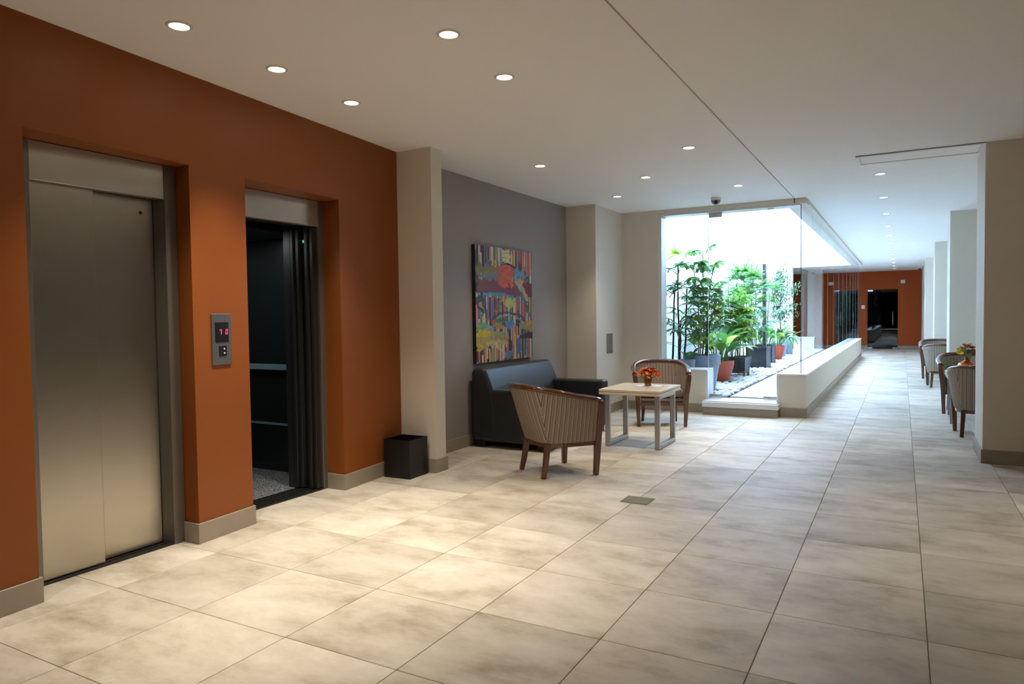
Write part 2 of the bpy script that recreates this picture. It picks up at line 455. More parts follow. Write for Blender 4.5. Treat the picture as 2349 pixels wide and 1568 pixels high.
# taupe recess wall
struct(MB().box(XL-.2, XL, 5.16, 8.72, 0, HC).obj('wall_recess', M_grey_wall))
bb = MB(); skirt(bb, [(XL, 5.16), (XL, 8.72)])
struct(bb.obj('baseboard_recess', M_stone_base, bevel=.002, seg=1))
# second beige pillar running into the back wall
xp = -3.56
struct(MB().box(-4.3, xp, 8.72, YB+.2, 0, HC).obj('pillar', M_beige))
bb = MB(); skirt(bb, [(XL, 8.72), (xp, 8.72), (xp, YB), (-2.36, YB)])
struct(bb.obj('baseboard_back', M_stone_base, bevel=.002, seg=1))
struct(MB().box(xp, -3.015, YB, YB+.25, 0, HC).obj('wall_back', M_beige))

# courtyard front: parapets, lintel
pf = MB(); pf.box(-3.015, -2.355, YB, YB+.34, 0, .575)
struct(pf.obj('parapet', M_beige))
struct(MB().box(-3.012, -2.335, YB-.012, YB+.35, .575, .597).obj('trim_2', M_marble, bevel=.003, seg=1))
struct(MB().box(-2.355, -2.336, YB+.012, YB+.35, .19, .575).obj('trim_3', M_marble))
struct(MB().box(-3.015, -2.985, YB+.03, YB+.27, .597, 2.77).obj('window_frame', M_white_plastic, bevel=.003, seg=1))
struct(MB().box(-2.985, -1.16, YB+.03, YB+.27, 2.745, 2.80).obj('window_frame', M_white_plastic))
struct(MB().box(-3.015, -1.226, YB, YB+.25, 2.772, 3.2).box(-1.214, XS, YB, YB+.25, 2.762, 3.2).obj('beam', M_beige))
struct(MB().box(-1.226, -1.214, YB+.01, YB+.2, 2.77, 2.83).obj('trim_4', M_dark_gap))
struct(MB().box(-1.36, XS, YB+.25, CY1+.3, 2.79, 3.2).obj('beam', M_beige))
# side parapet along the corridor
ps_ = MB(); ps_.box(-1.42, XS, YB, CY1, 0, .54)
struct(ps_.obj('parapet', M_beige))
struct(MB().box(-1.432, XS+.012, YB-.012, CY1+.01, .54, .565).obj('trim_5', M_marble, bevel=.004, seg=1))
struct(MB().box(-1.436, -1.42, YB-.004, YB+.36, .19, .54).obj('trim_6', M_marble))
bb = MB(); skirt(bb, [(-1.40, YB), (XS, YB), (XS, CY1), (-1.42, CY1)])
struct(bb.obj('baseboard_parapet', M_stone_base, bevel=.002, seg=1))
# far parapet
struct(MB().box(CX0, -2.39, CY1, CY1+.3, 0, .565).obj('parapet', M_white_wall))
struct(MB().box(CX0, -2.37, CY1-.02, CY1+.32, .565, .597).obj('trim_7', M_marble))
# door step
st = thing('door_step', 'stone and white marble step below the glass courtyard door', 'step', (-1.88, 9.6, 0))
MB().box(-.474, .476, -.06, .12, 0, .104).obj('riser', M_stone_base, st, bevel=.002, seg=1)
MB().box(-.484, .490, -.075, .12, .104, .172).obj('tread', M_marble, st, bevel=.006)
MB().box(-.484, .470, -.045, .40, .172, .187).obj('sill', M_marble, st, bevel=.003)

# courtyard shell; unseen upper walls, their heights shaped to steer the sky light
struct(MB().box(CX0-.2, CX0, YB+.25, 24.3, 0, 8.0).obj('wall_courtyard', M_white_wall))
struct(MB().box(CX0, XS, YB, YB+.25, 3.2, 7.0).obj('wall_courtyard_near', M_white_wall))
struct(MB().box(-1.36, XS, YB+.25, 24.3, 3.2, 7.0).obj('wall_courtyard_side', M_white_wall))
struct(MB().box(CX0, -1.36, 24.0, 24.3, 2.80, 3.38).obj('beam', M_white_wall))
struct(MB().box(CX0, -3.08, 24.0, 24.3, 0, 2.80).obj('wall_courtyard_end', M_white_wall))
struct(MB().box(CX0, -1.36, 24.12, 24.3, 3.38, 8.0).obj('wall_courtyard_far', M_white_wall))
cf = struct(MB().box(CX0, -1.40, YB+.25, CY1+.3, 0, ZC-.012).obj('courtyard_floor', M_grout))
tl = MB(); tile_geo(tl, -.34, .34, -.297, .297); tme = tl.mesh('tile', M_court_tile)
yy = YB+.34
while yy < CY1: 
    inst('tile', tme, cf, (-1.765, yy+.3, ZC)); yy += .6
struct(MB().box(-2.118, -2.104, YB+.3, CY1, ZC-.012, ZC+.012).obj('trim_8', M_dark_gap))

# end of the corridor: orange wall with two dark glass doors
ew = MB()
def wall_x(mb, x0, x1, ys, ye, holes):
    xs = x0
    for a, b, h in holes:
        mb.box(xs, a, ys, ye, 0, HC); mb.box(a, b, ys, ye, h, HC); xs = b
    mb.box(xs, x1, ys, ye, 0, HC)
wall_x(ew, -6.0, .64, YE, YE+.2, [(-2.237, -1.422, 2.19), (-1.113, -.133, 2.17)])
struct(ew.obj('wall_end', M_orange_far))
bb = MB()
for a, b in ((-6, -2.237), (-1.422, -1.113), (-.133, .62)): bb.box(a, b, YE-.013, YE, 0, .125)
struct(bb.obj('baseboard_end', M_stone_base))
struct(MB().box(-6.2, -6.0, 24.3, YE, 0, HC).obj('wall_far_left', M_orange_far))
struct(MB().box(-6.0, CX0-.2, 24.1, 24.3, 0, HC).obj('wall_far_return', M_beige))
struct(MB().box(-3.2, .4, 32.0, 32.1, 0, HC).box(-3.2, -3.1, YE+.2, 32, 0, HC).box(.3, .4, YE+.2, 32, 0, HC).box(-3.2, .4, YE+.2, 32, -.1, 0).box(-3.2, .4, YE+.2, 32, HC, HC+.1).obj('wall_dark_room', M_dark_floor))
# added beige pier, a guess standing in for a reflection in the glass
struct(MB().box(-2.86, -2.40, 26.2, 26.7, 0, HC).obj('pillar', M_beige))

# right side: piers and window wall behind the seats
xr = .62
piers = [(7.45, 8.2, .632), (12.25, 12.95, .615), (17.5, 18.2, .605), (22.5, 23.2, .56)]
for a, b, x in piers:
    struct(MB().box(x, 1.55, a, b, 0, HC).obj('pier', M_beige))
    bb = MB(); skirt(bb, [(1.5, b), (x, b), (x, a), (1.5, a)])
    struct(bb.obj('baseboard_pier', M_stone_base, bevel=.002, seg=1))
struct(MB().box(.60, 1.55, 25.6, YE+.2, 0, HC).obj('wall_right_end', M_beige))
struct(MB().box(1.55, 1.75, 7.45, YE, 0, HC).obj('wall_right', M_beige))
struct(MB().box(1.55, 4.2, 7.45, 7.65, 0, HC).obj('wall_lobby_side', M_lobby_dark))
struct(MB().box(4.0, 4.2, -4.2, 7.45, 0, HC).obj('wall_lobby_right', M_lobby_dark))
struct(MB().box(-4.6, 4.2, -4.4, -4.2, 0, HC).obj('wall_rear', M_lobby_dark))

# ------------------------------------------------------------------ glazing
def pane(name, x0, x1, y0, y1, z0, z1, parent, m_=None): return MB().box(x0, x1, y0, y1, z0, z1).obj(name, m_ or M_glass, parent)
YG = YB+.10
w1 = struct(bpy.data.objects.new('window_1', None)); COL.objects.link(w1)
pane('pane', -2.983, -2.349, YG, YG+.01, .598, 2.745, w1)
pane('pane', -1.408, -1.156, YG, YG+.01, .566, 2.76, w1)
MB().box(-2.349, -2.343, YG-.001, YG+.011, .598, 2.745).obj('seal', M_seal, w1)
w2 = struct(bpy.data.objects.new('window_2', None)); COL.objects.link(w2)
joints = [YG, 11.11, 12.31, 13.55, 14.77, 16.0, 17.22, 18.42, 19.6, 20.8, 22.0, 23.1, CY1]
for a, b in zip(joints[:-1], joints[1:]):
    pane('pane', -1.151, -1.149, a+.002, b-.002, .566, 2.79, w2, M_side_glass)
    MB().box(-1.1512, -1.1488, b-.002, b+.002, .566, 2.79).obj('seal', M_seal, w2)
MB().box(-1.154, -1.146, YG-.006, YG+.003, .566, 2.762).obj('seal', mat('pane_edge', (70, 92, 98), .3, var=0), w2)
gd = thing('glass_door', 'frameless clear glass door into the planted courtyard', 'door', (-1.88, YG, .19))
pane('pane', -.46, .465, 0, .01, .006, 2.565, gd)
for nm, x0, x1, z0, z1 in (('patch_fitting', -.452, -.285, .006, .06), ('patch_fitting', .262, .452, .006, .06), ('patch_fitting', -.452, -.275, 2.49, 2.565), ('patch_fitting', .32, .39, 2.54, 2.568)):
    f_ = MB().box(x0, x1, -.013, .023, z0, z1).obj(nm, M_chrome, gd, bevel=.003)
    if x1 - x0 > .1:
        sb = MB(); sb.lathe([(.008, 0), (.008, .004), (.004, .006)], 10); so = sb.obj('screw', M_chrome, f_)
        so.location = ((x0+x1)/2, -.013, (z0+z1)/2); so.rotation_euler = (PI/2, 0, 0)

def end_door(x0, x1, h, label, handle):
    d = thing('glass_door', label, 'door', ((x0+x1)/2, YE+.06, 0))
    wd = (x1-x0)/2
    pane('pane', -wd+.004, wd-.004, 0, .012, .008, h-.008, d, M_dark_glass)
    for a in (-1, 1):
        MB().box(a*wd*.98-(.15 if a > 0 else 0), a*wd*.98+(.15 if a < 0 else 0), -.012, .024, .008, .06).obj('patch_fitting', M_chrome, d)
    MB().box(-wd+.01, -wd+.18, -.012, .024, h-.065, h-.01).obj('patch_fitting', M_chrome, d)
    if handle:
        hx = wd-.16
        MB().tube([(hx, -.06, .86), (hx, -.06, 1.36)], .017, 10).tube([(hx, -.06, .92), (hx, .0, .92)], .01, 8).tube([(hx, -.06, 1.3), (hx, .0, 1.3)], .01, 8).obj('handle', M_chrome, d, smooth=True)
    return d
end_door(-1.113, -.133, 2.17, 'dark glass door with steel bar handle in the far orange wall at the corridor end', True)
end_door(-2.237, -1.422, 2.19, 'dark glass door in the far orange wall seen through the courtyard glazing', True)

# ------------------------------------------------------------------ lifts
def lift_frame(t, x, ya, yb, zt, jl, jr):
    """steel surround: left jamb, right jamb, header"""
    MB().box(x-.14, x, ya, ya+jl, 0, zt).obj('jamb', M_jamb, t, bevel=.002, seg=1)
    MB().box(x-.03, x, yb-jr, yb, 0, zt).box(x-.30, x-.03, yb-jr+.002, yb, 0, zt).obj('jamb', M_jamb, t, bevel=.002, seg=1)
ea = thing('elevator', 'closed brushed steel elevator doors in the orange wall beside the call panel', 'elevator', (0, 0, 0))
lift_frame(ea, xb1, 1.83, 2.762, 2.29, .112, .074)
MB().box(xb1-.06, xb1-.004, 1.944, 2.687, 2.087, 2.287).obj('header', M_white_header, ea, bevel=.002, seg=1)
pa = MB().box(-3.915, -3.895, 1.946, 2.284, .012, 2.16).obj('door_panel', M_brushed, ea, bevel=.003, seg=1)
pb = MB().box(-3.962, -3.942, 2.26, 2.663, .012, 2.16).obj('door_panel', M_brushed, ea, bevel=.003, seg=1)
MB().prism([(-3.962, 2.668), (-3.945, 2.668), (-3.862, 2.6885), (-3.962, 2.6885)], .004, 2.16).obj('jamb_return', M_jamb, ea)
kh = MB(); kh.lathe([(.010, 0), (.010, .004), (.005, .004), (.005, .001)], 14); k_ = kh.obj('keyhole', M_dark_steel, pb); k_.location = (-3.942, 2.585, 2.0); k_.rotation_euler = (0, PI/2, 0)
MB().box(-4.05, -3.868, 1.944, 2.69, .0005, .004).box(-3.893, -3.868, 1.944, 2.69, .004, .009).box(-3.938, -3.917, 1.944, 2.69, .004, .009).obj('sill', M_dark_steel, ea)
MB().box(-4.3, -4.28, 1.7, 2.9, 0, 2.6).box(-4.28, -3.87, 1.80, 1.83, 0, 2.4).box(-4.28, -3.965, 2.763, 2.80, 0, 2.4).obj('shaft_lining', M_dark_floor, ea)

eb = thing('elevator', 'open elevator with dark steel car interior, handrail and speckled floor', 'elevator', (0, 0, 0))
lift_frame(eb, xb2, 3.225, 4.184, 2.29, .06, .058)
MB().box(xb2-.06, xb2-.004, 3.285, 4.127, 2.087, 2.287).obj('header', M_white_header, eb, bevel=.002, seg=1)
sl = MB().box(-4.262, -4.034, 3.285, 4.126, -.004, .002)
for xx in (-4.25, -4.205, -4.16, -4.115, -4.07, -4.045): sl.box(xx, xx+.016, 3.285, 4.126, .002, .008)
sl.obj('sill', M_dark_steel, eb)
for x0, x1, y0 in ((-4.082, -4.052, 4.075), (-4.124, -4.094, 4.06), (-4.208, -4.178, 4.05), (-4.252, -4.222, 4.035)):
    MB().box(x0, x1, y0, 4.45, .012, 2.1).obj('door_panel', M_dark_steel, eb, bevel=.002, seg=1)
MB().box(-4.168, -4.134, 4.085, 4.45, 0, 2.2).obj('door_gap', M_dark_floor, eb)
for x0, x1 in ((-4.082, -4.052), (-4.208, -4.178)):
    MB().box(x0, x1, 3.0, 3.31, .012, 2.1).obj('door_panel', M_dark_steel, eb)
ldb = MB().box(-4.156, -4.146, 4.079, 4.085, 1.965, 1.985).obj('sensor_light', M_green_led, eb)
car = MB()
car.box(-4.34, -4.27, 4.05, 4.47, 0, 2.2).box(-4.34, -4.27, 2.9, 3.3, 0, 2.2)
car.obj('car_return', M_dark_steel, eb)
MB().box(-5.62, -4.27, 4.45, 4.47, 0, 2.3).obj('car_wall', M_car_wall, eb)
MB().box(-5.62, -4.27, 2.9, 2.92, 0, 2.3).obj('car_wall', M_car_wall, eb)
MB().box(-5.62, -5.6, 2.92, 4.45, 0, 2.3).obj('car_wall', M_car_wall, eb)
MB().box(-5.6, -4.27, 2.92, 4.45, 2.28, 2.3).obj('car_ceiling', M_dark_steel, eb)
MB().box(-5.5, -4.4, 3.0, 4.37, 2.06, 2.075).obj('ceiling_panel', M_car_wall, eb)
cl = MB().box(-5.3, -4.7, 3.2, 3.9, 2.05, 2.059).obj('car_lamp', mat('car_lamp', (225, 232, 230), .5, var=0, emit=(222, 232, 232), estr=5.0), eb)
MB().box(-5.6, -4.264, 2.92, 4.45, -.02, .003).obj('car_floor', M_speckle, eb)
MB().box(-5.6, -4.3, 4.437, 4.45, .003, .08).obj('kick_plate', M_dark_steel, eb)
hr = MB(); hr.box(-5.55, -4.42, 4.39, 4.415, .915, .965)
h_ = hr.obj('handrail', M_car_rail, eb, bevel=.004)
for xx in (-5.3, -4.6): MB().box(xx, xx+.03, 4.415, 4.45, .925, .955).obj('bracket', M_dark_steel, h_)
MB().box(-5.6, -4.3, 4.443, 4.45, .415, .435).obj('trim_strip', M_car_rail, eb)
MB().box(-4.262, -4.10, 3.2, 4.2, 2.1, 2.3).obj('door_track', M_dark_floor, eb)
MB().box(-5.7, -4.0, 2.80, 2.89, 0, 2.6).box(-5.7, -4.09, 4.475, 4.6, 0, 2.6).box(-5.72, -5.64, 2.8, 4.6, 0, 2.6).box(-5.7, -4.3, 2.8, 4.6, 2.5, 2.6).obj('shaft_lining', M_dark_floor, eb)

# call panel between the lifts; local x runs along the wall (+y), z up, facing -y local
cp = thing('call_panel', 'steel elevator call panel with red digits and two arrow buttons on the orange wall', 'panel', (XW(2.975)+.001, 2.975, 1.24), PI/2-math.atan(.086)*-1)
cp.rotation_euler = (0, 0, PI/2+math.atan(.086))
MB().box(-.077, .077, -.008, 0, -.16, .16).obj('faceplate', M_panel_steel, cp, bevel=.002, seg=1)
ds = MB().box(-.053, .052, -.011, -.008, -.018, .106).obj('display', M_screen, cp)
def seg(mb, x, z, w_, h_, sl=.12):
    y0, y1 = -.0125, -.011
    v = [(x+sl*(z), y0, z), (x+w_+sl*z, y0, z), (x+w_+sl*(z+h_), y0, z+h_), (x+sl*(z+h_), y0, z+h_)]
    v += [(a, y1, c) for a, b, c in v]
    mb.add(v, [(0, 1, 2, 3), (7, 6, 5, 4), (0, 4, 5, 1), (1, 5, 6, 2), (2, 6, 7, 3), (3, 7, 4, 0)])
def digit(mb, cx, cz, segs):
    W_, H_, T_ = .0165, .032, .0036
    d = {'a': (cx-W_/2, cz+H_/2-T_, W_, T_), 'b': (cx+W_/2-T_, cz, T_, H_/2), 'c': (cx+W_/2-T_, cz-H_/2, T_, H_/2), 'd': (cx-W_/2, cz-H_/2, W_, T_),
         'e': (cx-W_/2, cz-H_/2, T_, H_/2), 'f': (cx-W_/2, cz, T_, H_/2)}
    for s_ in segs: seg(mb, *d[s_])
dg = MB(); digit(dg, -.018, .046, 'abc'); seg(dg, -.0262, .054, .0036, .007); dg.obj('digit', M_led, ds)
dg = MB(); digit(dg, .030, .046, 'abcdef'); dg.obj('digit', M_led, ds)
bt = MB().box(-.025, .032, -.012, -.008, -.105, -.042).obj('button_plate', M_screen, cp)
MB().add([(.006, -.0128, -.064), (.022, -.0128, -.064), (.014, -.0128, -.053), (.006, -.012, -.064), (.022, -.012, -.064), (.014, -.012, -.053)],
         [(0, 1, 2), (5, 4, 3), (0, 3, 4, 1), (1, 4, 5, 2), (2, 5, 3, 0)]).obj('arrow', M_arrow, bt)
MB().add([(.006, -.0128, -.083), (.014, -.0128, -.094), (.022, -.0128, -.083), (.006, -.012, -.083), (.014, -.012, -.094), (.022, -.012, -.083)],
         [(0, 1, 2), (5, 4, 3), (0, 3, 4, 1), (1, 4, 5, 2), (2, 5, 3, 0)]).obj('arrow', M_arrow, bt)

# ------------------------------------------------------------------ ceiling fixtures
def light_me():
    mb = MB(); n = 24
    mb.lathe([(.046, -.001), (.048, -.006), (.060, -.004), (.064, 0)], n, cap0=False, cap1=False)
    return mb.mesh('trim', M_trim_ring, True)
ring_me = light_me()
lens_me = MB().lathe([(.046, -.002), (.001, -.002)], 24, cap0=False).mesh('lens', M_lens)
def downlight(x, y, label, watt, grp, angle=84, blend=.85, tint=WARM):
    t = thing('downlight', label, 'ceiling light', (x, y, HC), 0, grp)
    inst('trim', ring_me, t); inst('lens', lens_me, t)
    ld = bpy.data.lights.new('lamp', 'SPOT'); ld.energy = watt; ld.color = tint; ld.spot_size = math.radians(angle); ld.spot_blend = blend; ld.shadow_soft_size = .045
    lo = bpy.data.objects.new('lamp', ld); COL.objects.link(lo); lo.parent = t; lo.location = (0, 0, -.02)
G1 = 'recessed downlights in the lobby ceiling'
lob = [(-3.162, 2.311, 'recessed downlight above the closed elevator, first along the orange wall'),
       (-3.22, 2.99, 'recessed downlight above the call panel, second along the orange wall'),
       (-3.289, 3.706, 'recessed downlight above the open elevator, third along the orange wall'),
       (-2.07, 3.087, 'recessed downlight of the middle pair, the larger one nearer the top of the picture'),
       (-2.144, 3.803, 'recessed downlight of the middle pair, the smaller one just below right of its twin'),
       (-3.107, 6.2, 'recessed downlight above the dark leather sofa near the first beige pillar'),
       (-3.093, 8.294, 'recessed downlight beside the second beige pillar'),
       (-1.656, 6.237, 'recessed downlight beside the dark ceiling joint, nearer of two'),
       (-2.407, 7.317, 'recessed downlight above the wooden table with orange flowers'),
       (-1.656, 8.372, 'recessed downlight in front of the courtyard door near the ceiling joint')]
for x, y, l in lob: downlight(x, y, l, SPOT_W if y < 5 else SPOT_W*.62, G1)
ordn = ['first', 'second', 'third', 'fourth', 'fifth', 'sixth', 'seventh', 'eighth', 'ninth', 'tenth', 'eleventh', 'twelfth']
cy_ = [8.52, 10.281, 12.014, 13.75, 15.5, 17.24, 18.97, 20.67, 22.41, 24.1, 25.8, 27.54]
for k, y in enumerate(cy_):
    downlight(-.212-.0025*k, y, 'recessed downlight, %s in the long corridor row counting from the camera' % ordn[k], CORRIDOR_W, 'recessed downlights in the corridor row', tint=COOL)
# lamps of the same grid outside the picture
for x, y, l in ((.95, 4.9, 'recessed downlight just right of the picture before the first pier'), (-3.1, .6, 'recessed downlight left of the picture before the closed elevator')):
    downlight(x, y, l, SPOT_W, 'lobby downlights outside the picture')

vt = thing('ceiling_hatch', 'long white framed access hatch in the ceiling in front of the first pier', 'hatch', (.12, 7.66, HC))
for x0, x1, y0, y1 in ((-.515, .515, -.215, -.19), (-.515, .515, .19, .215), (-.515, -.485, -.19, .19), (.485, .515, -.19, .19)):
    MB().box(x0, x1, y0, y1, -.012, -.001).obj('frame_bar', M_white_plastic, vt, bevel=.002, seg=1)
MB().box(-.48, .48, -.185, .185, -.006, -.001).obj('hatch_panel', M_ceiling, vt)
MB().box(-.515, .515, -.222, -.216, -.003, -.001).obj('shadow_gap', M_dark_gap, vt)

def dome_cam(x, y, label, z=HC):
    t = thing('dome_camera', label, 'security camera', (x, y, z))
    MB().lathe([(.062, -.001), (.062, -.028), (.058, -.034)], 24).obj('housing', M_white_plastic, t, smooth=True)
    prof = [(.058*math.cos(a), -.034-.055*math.sin(a)) for a in [i*PI/2/8 for i in range(8)]]+[(.004, -.089)]
    MB().lathe(prof, 24).obj('dome', mat('dome_grey', (150, 150, 154), .25, var=0), t, smooth=True)
    l = MB().lathe([(.024, 0), (.024, .006), (.018, .010)], 16).obj('lens', M_black, t); l.location = (.012, -.046, -.062); l.rotation_euler = (math.radians(115), 0, math.radians(14))
dome_cam(-2.075, 9.1, 'white dome security camera on the ceiling above the courtyard door')
dome_cam(.50, 27.3, 'small dome security camera on the far end of the corridor ceiling')

def plate(x, y, z, w_, h_, d_, label, cat, m_, axis, name):
    t = thing(name, label, cat, (x, y, z))
    if axis == 'y':
        MB().box(-w_/2, w_/2, -d_, 0, -h_/2, h_/2).obj('cover', m_, t, bevel=.003); MB().box(-w_*.3, w_*.3, -d_-.003, -d_, -h_*.25, h_*.25).obj('rocker', m_, t)
    else:
        MB().box(0, d_, -w_/2, w_/2, -h_/2, h_/2).obj('cover', m_, t, bevel=.002, seg=1)
        for k in (-1, 1): MB().box(d_, d_+.002, -.006, .006, k*h_*.43-.006, k*h_*.43+.006).obj('screw', M_alu, t)
    return t
plate(xp, 9.195, .968, .225, .275, .006, 'grey metal cover plate low on the second beige pillar', 'plate', M_plate, 'x', 'cover_plate')
plate(-1.254, YE, 1.54, .11, .13, .012, 'white wall switch beside the far dark glass door', 'switch', M_white_plastic, 'y', 'wall_switch')
plate(.018, YE, 2.43, .14, .12, .03, 'white emergency light box above right of the far dark glass door', 'sign box', M_white_plastic, 'y', 'emergency_light')
plate(-2.372, YE, 2.435, .13, .12, .03, 'white emergency light box above the door seen through the courtyard glass', 'sign box', M_white_plastic, 'y', 'emergency_light')
t = thing('floor_light', 'small square glass block set into the floor tiles', 'floor light', (-1.687, 4.894, 0))
MB().box(-.104, .104, -.094, .094, .0, .003).obj('frame', M_plate, t); MB().box(-.097, .097, -.087, .087, .003, .005).obj('glass_block', M_glass_block, t)

# ------------------------------------------------------------------ waste bin
bn = thing('waste_bin', 'square black open waste bin between orange wall and beige pillar', 'bin', (-3.745, 4.82, 0), math.radians(2))
h_ = .325; a_ = .133; b_ = MB()
b_.box(-a_, a_, -a_, a_, 0, .01); b_.box(-a_, -a_+.006, -a_, a_, .01, h_); b_.box(a_-.006, a_, -a_, a_, .01, h_); b_.box(-a_+.006, a_-.006, -a_, -a_+.006, .01, h_); b_.box(-a_+.006, a_-.006, a_-.006, a_, .01, h_)
b_.obj('body', M_black, bn)
MB().box(-a_-.002, a_+.002, -a_-.002, -a_+.005, h_-.012, h_+.001).box(-a_-.002, a_+.002, a_-.005, a_+.002, h_-.012, h_+.001).box(-a_-.002, -a_+.005, -a_+.005, a_-.005, h_-.012, h_+.001).box(a_-.005, a_+.002, -a_+.005, a_-.005, h_-.012, h_+.001).obj('rim', M_black, bn)

# ------------------------------------------------------------------ painting
def painting():
    W_, H_ = 108, 208
    rng = np.random.RandomState(11)
    L_ = lambda *c: np.array(lin(c))
    pal = [L_(*c) for c in ((176, 70, 60), (46, 52, 96), (214, 200, 170), (60, 120, 130), (214, 150, 50), (70, 40, 70), (70, 120, 80), (206, 196, 72), (150, 80, 110), (36, 34, 40), (90, 130, 180), (190, 110, 120), (40, 90, 70), (220, 100, 50), (60, 30, 40), (196, 190, 196))]
    img = np.zeros((H_, W_, 3))
    def stripes(v0, v1, seed):
        r = np.random.RandomState(seed); x = 0
        while x < W_:
            w_ = r.choice([1, 2, 2, 3]); c = pal[r.randint(len(pal))]; c2 = pal[r.randint(len(pal))]; cut = r.randint(int(v0*H_), int(v1*H_)+1)
            img[int(v0*H_):cut, x:x+w_] = c; img[cut:int(v1*H_), x:x+w_] = c2; x += w_
    stripes(0, .32, 1); stripes(.40, .72, 2); stripes(.70, 1.0, 5)
    yy_, xx_ = np.mgrid[0:H_, 0:W_]; U = (xx_+.5)/W_; V_ = (yy_+.5)/H_
    nz = rng.rand(H_//4+2, W_//4+2); n_ = nz[(yy_//4), (xx_//4)]; n_ = (n_+np.roll(n_, 2, 0)+np.roll(n_, 2, 1)+rng.rand(H_, W_)*.6)/3.3
    def smooth(seed, k):
        r = np.random.RandomState(seed).rand(H_//k+3, W_//k+3); yy2, xx2 = yy_/k, xx_/k; i, j = yy2.astype(int), xx2.astype(int); a, b = yy2-i, xx2-j
        return r[i, j]*(1-a)*(1-b)+r[i+1, j]*a*(1-b)+r[i, j+1]*(1-a)*b+r[i+1, j+1]*a*b
    U = U+.11*(smooth(3, 14)-.5)+.05*(smooth(4, 5)-.5); V_ = V_+.035*(smooth(5, 14)-.5)+.022*(smooth(6, 5)-.5)
    def put(mask, c, var=.25):
        col = np.array(c)[None, :]*(1-var+2*var*n_[mask])[:, None]; img[mask] = col
    rect = lambda a, b, c, d, j=.02: (U > a+j*(n_-.5)) & (U < b+j*(n_-.5)*3) & (V_ > c+j*(n_-.5)) & (V_ < d+j*(n_-.5)*2)
    ell = lambda a, b, ra, rb, j=.3: ((U-a)/ra)**2+((V_-b)/rb)**2 < 1+j*(n_-.5)
    put(rect(.03, .86, .155, .265, .05), L_(128, 116, 46)); put(ell(.25, .27, .16, .03), L_(110, 128, 140)); put(rect(.10, .34, .265, .30), L_(120, 116, 120))
    put(rect(.42, .62, .015, .118, .02), L_(206, 196, 140)); put(rect(.46, .6, .05, .054, 0), L_(120, 110, 70), .05); put(rect(.45, .58, .085, .089, 0), L_(120, 110, 70), .05)
    put(rect(.64, .82, .155, .245, .05), L_(88, 144, 184)); put(ell(.56, .14, .13, .022, .8), L_(40, 34, 36))
    put(rect(0, 1.1, .295, .415, .005), L_(122, 36, 58), .08)
    put(ell(.52, .20, .13, .07), L_(206, 78, 44)); put(ell(.50, .30, .17, .045), L_(216, 88, 44)); put(rect(.40, .46, .28, .34), L_(206, 96, 50)); put(rect(.38, .66, .262, .272), L_(146, 110, 66), .1)
    put(rect(.545, .56, .28, .35, 0), L_(40, 40, 70), .1)
    m_ = (np.abs((U-.80)-(V_-.36)*.6) < .06) & (V_ > .28) & (V_ < .47); put(m_, L_(190, 160, 130)); m2 = (np.abs((U-.76)-(V_-.40)*.9) < .02) & (V_ > .28) & (V_ < .60); put(m2, L_(96, 112, 110))
    put(rect(0, .78, .408, .43, .02), L_(80, 138, 168))
    for k in range(12):
        u0 = rng.rand()*.75; put((np.abs(U-u0) < .006) & (V_ > .42) & (V_ < .45+rng.rand()*.14), L_(74, 130, 160), .1)
    put(ell(.08, .49, .07, .07, 1.2), L_(44, 40, 36)); put(ell(.09, .50, .03, .04, .9), L_(150, 130, 70))
    put((np.abs(U-.56)+np.abs(V_-.49)*1.6 < .085), L_(196, 190, 110))
    R_ = np.sqrt(((U-.56)/.27)**2+((V_-.665)/.095)**2); put((np.abs(R_-1) < .09) & (V_ < .67), L_(96, 58, 42))
    put((np.abs(R_-.72) < .06) & (V_ < .68), L_(130, 170, 196)); put(rect(.36, .54, .625, .655), L_(60, 112, 60)); put(ell(.31, .645, .06, .016), L_(168, 84, 46))
    put(rect(.5, .66, .645, .705, .03), L_(86, 136, 186)); put(ell(.42, .68, .10, .025), L_(160, 136, 70)); put(ell(.5, .675, .03, .025), L_(140, 50, 66))
    put(ell(.14, .70, .17, .035), L_(110, 150, 176)); put(ell(.07, .70, .10, .028), L_(110, 150, 84))
    put(ell(.96, .71, .16, .06), L_(168, 142, 60)); put(ell(.97, .79, .16, .025, .8), L_(34, 32, 36)); put(ell(.78, .69, .05, .05), L_(150, 150, 120))
    put(ell(.20, .80, .30, .075), L_(164, 146, 62)); put(ell(.32, .77, .18, .03), L_(150, 150, 116)); put(ell(.10, .76, .16, .03), L_(190, 168, 40)); put(ell(.34, .84, .16, .018), L_(186, 168, 108)); put(ell(.08, .86, .1, .03), L_(176, 156, 60))
    m_ = (np.abs((U-.34)-(V_-.86)*1.6) < .045) & (V_ > .84) & (V_ < .97); put(m_, L_(196, 172, 124)); put(ell(.57, .94, .09, .035), L_(92, 122, 142)); put(rect(.70, .80, .80, .96), L_(92, 104, 126))
    return img
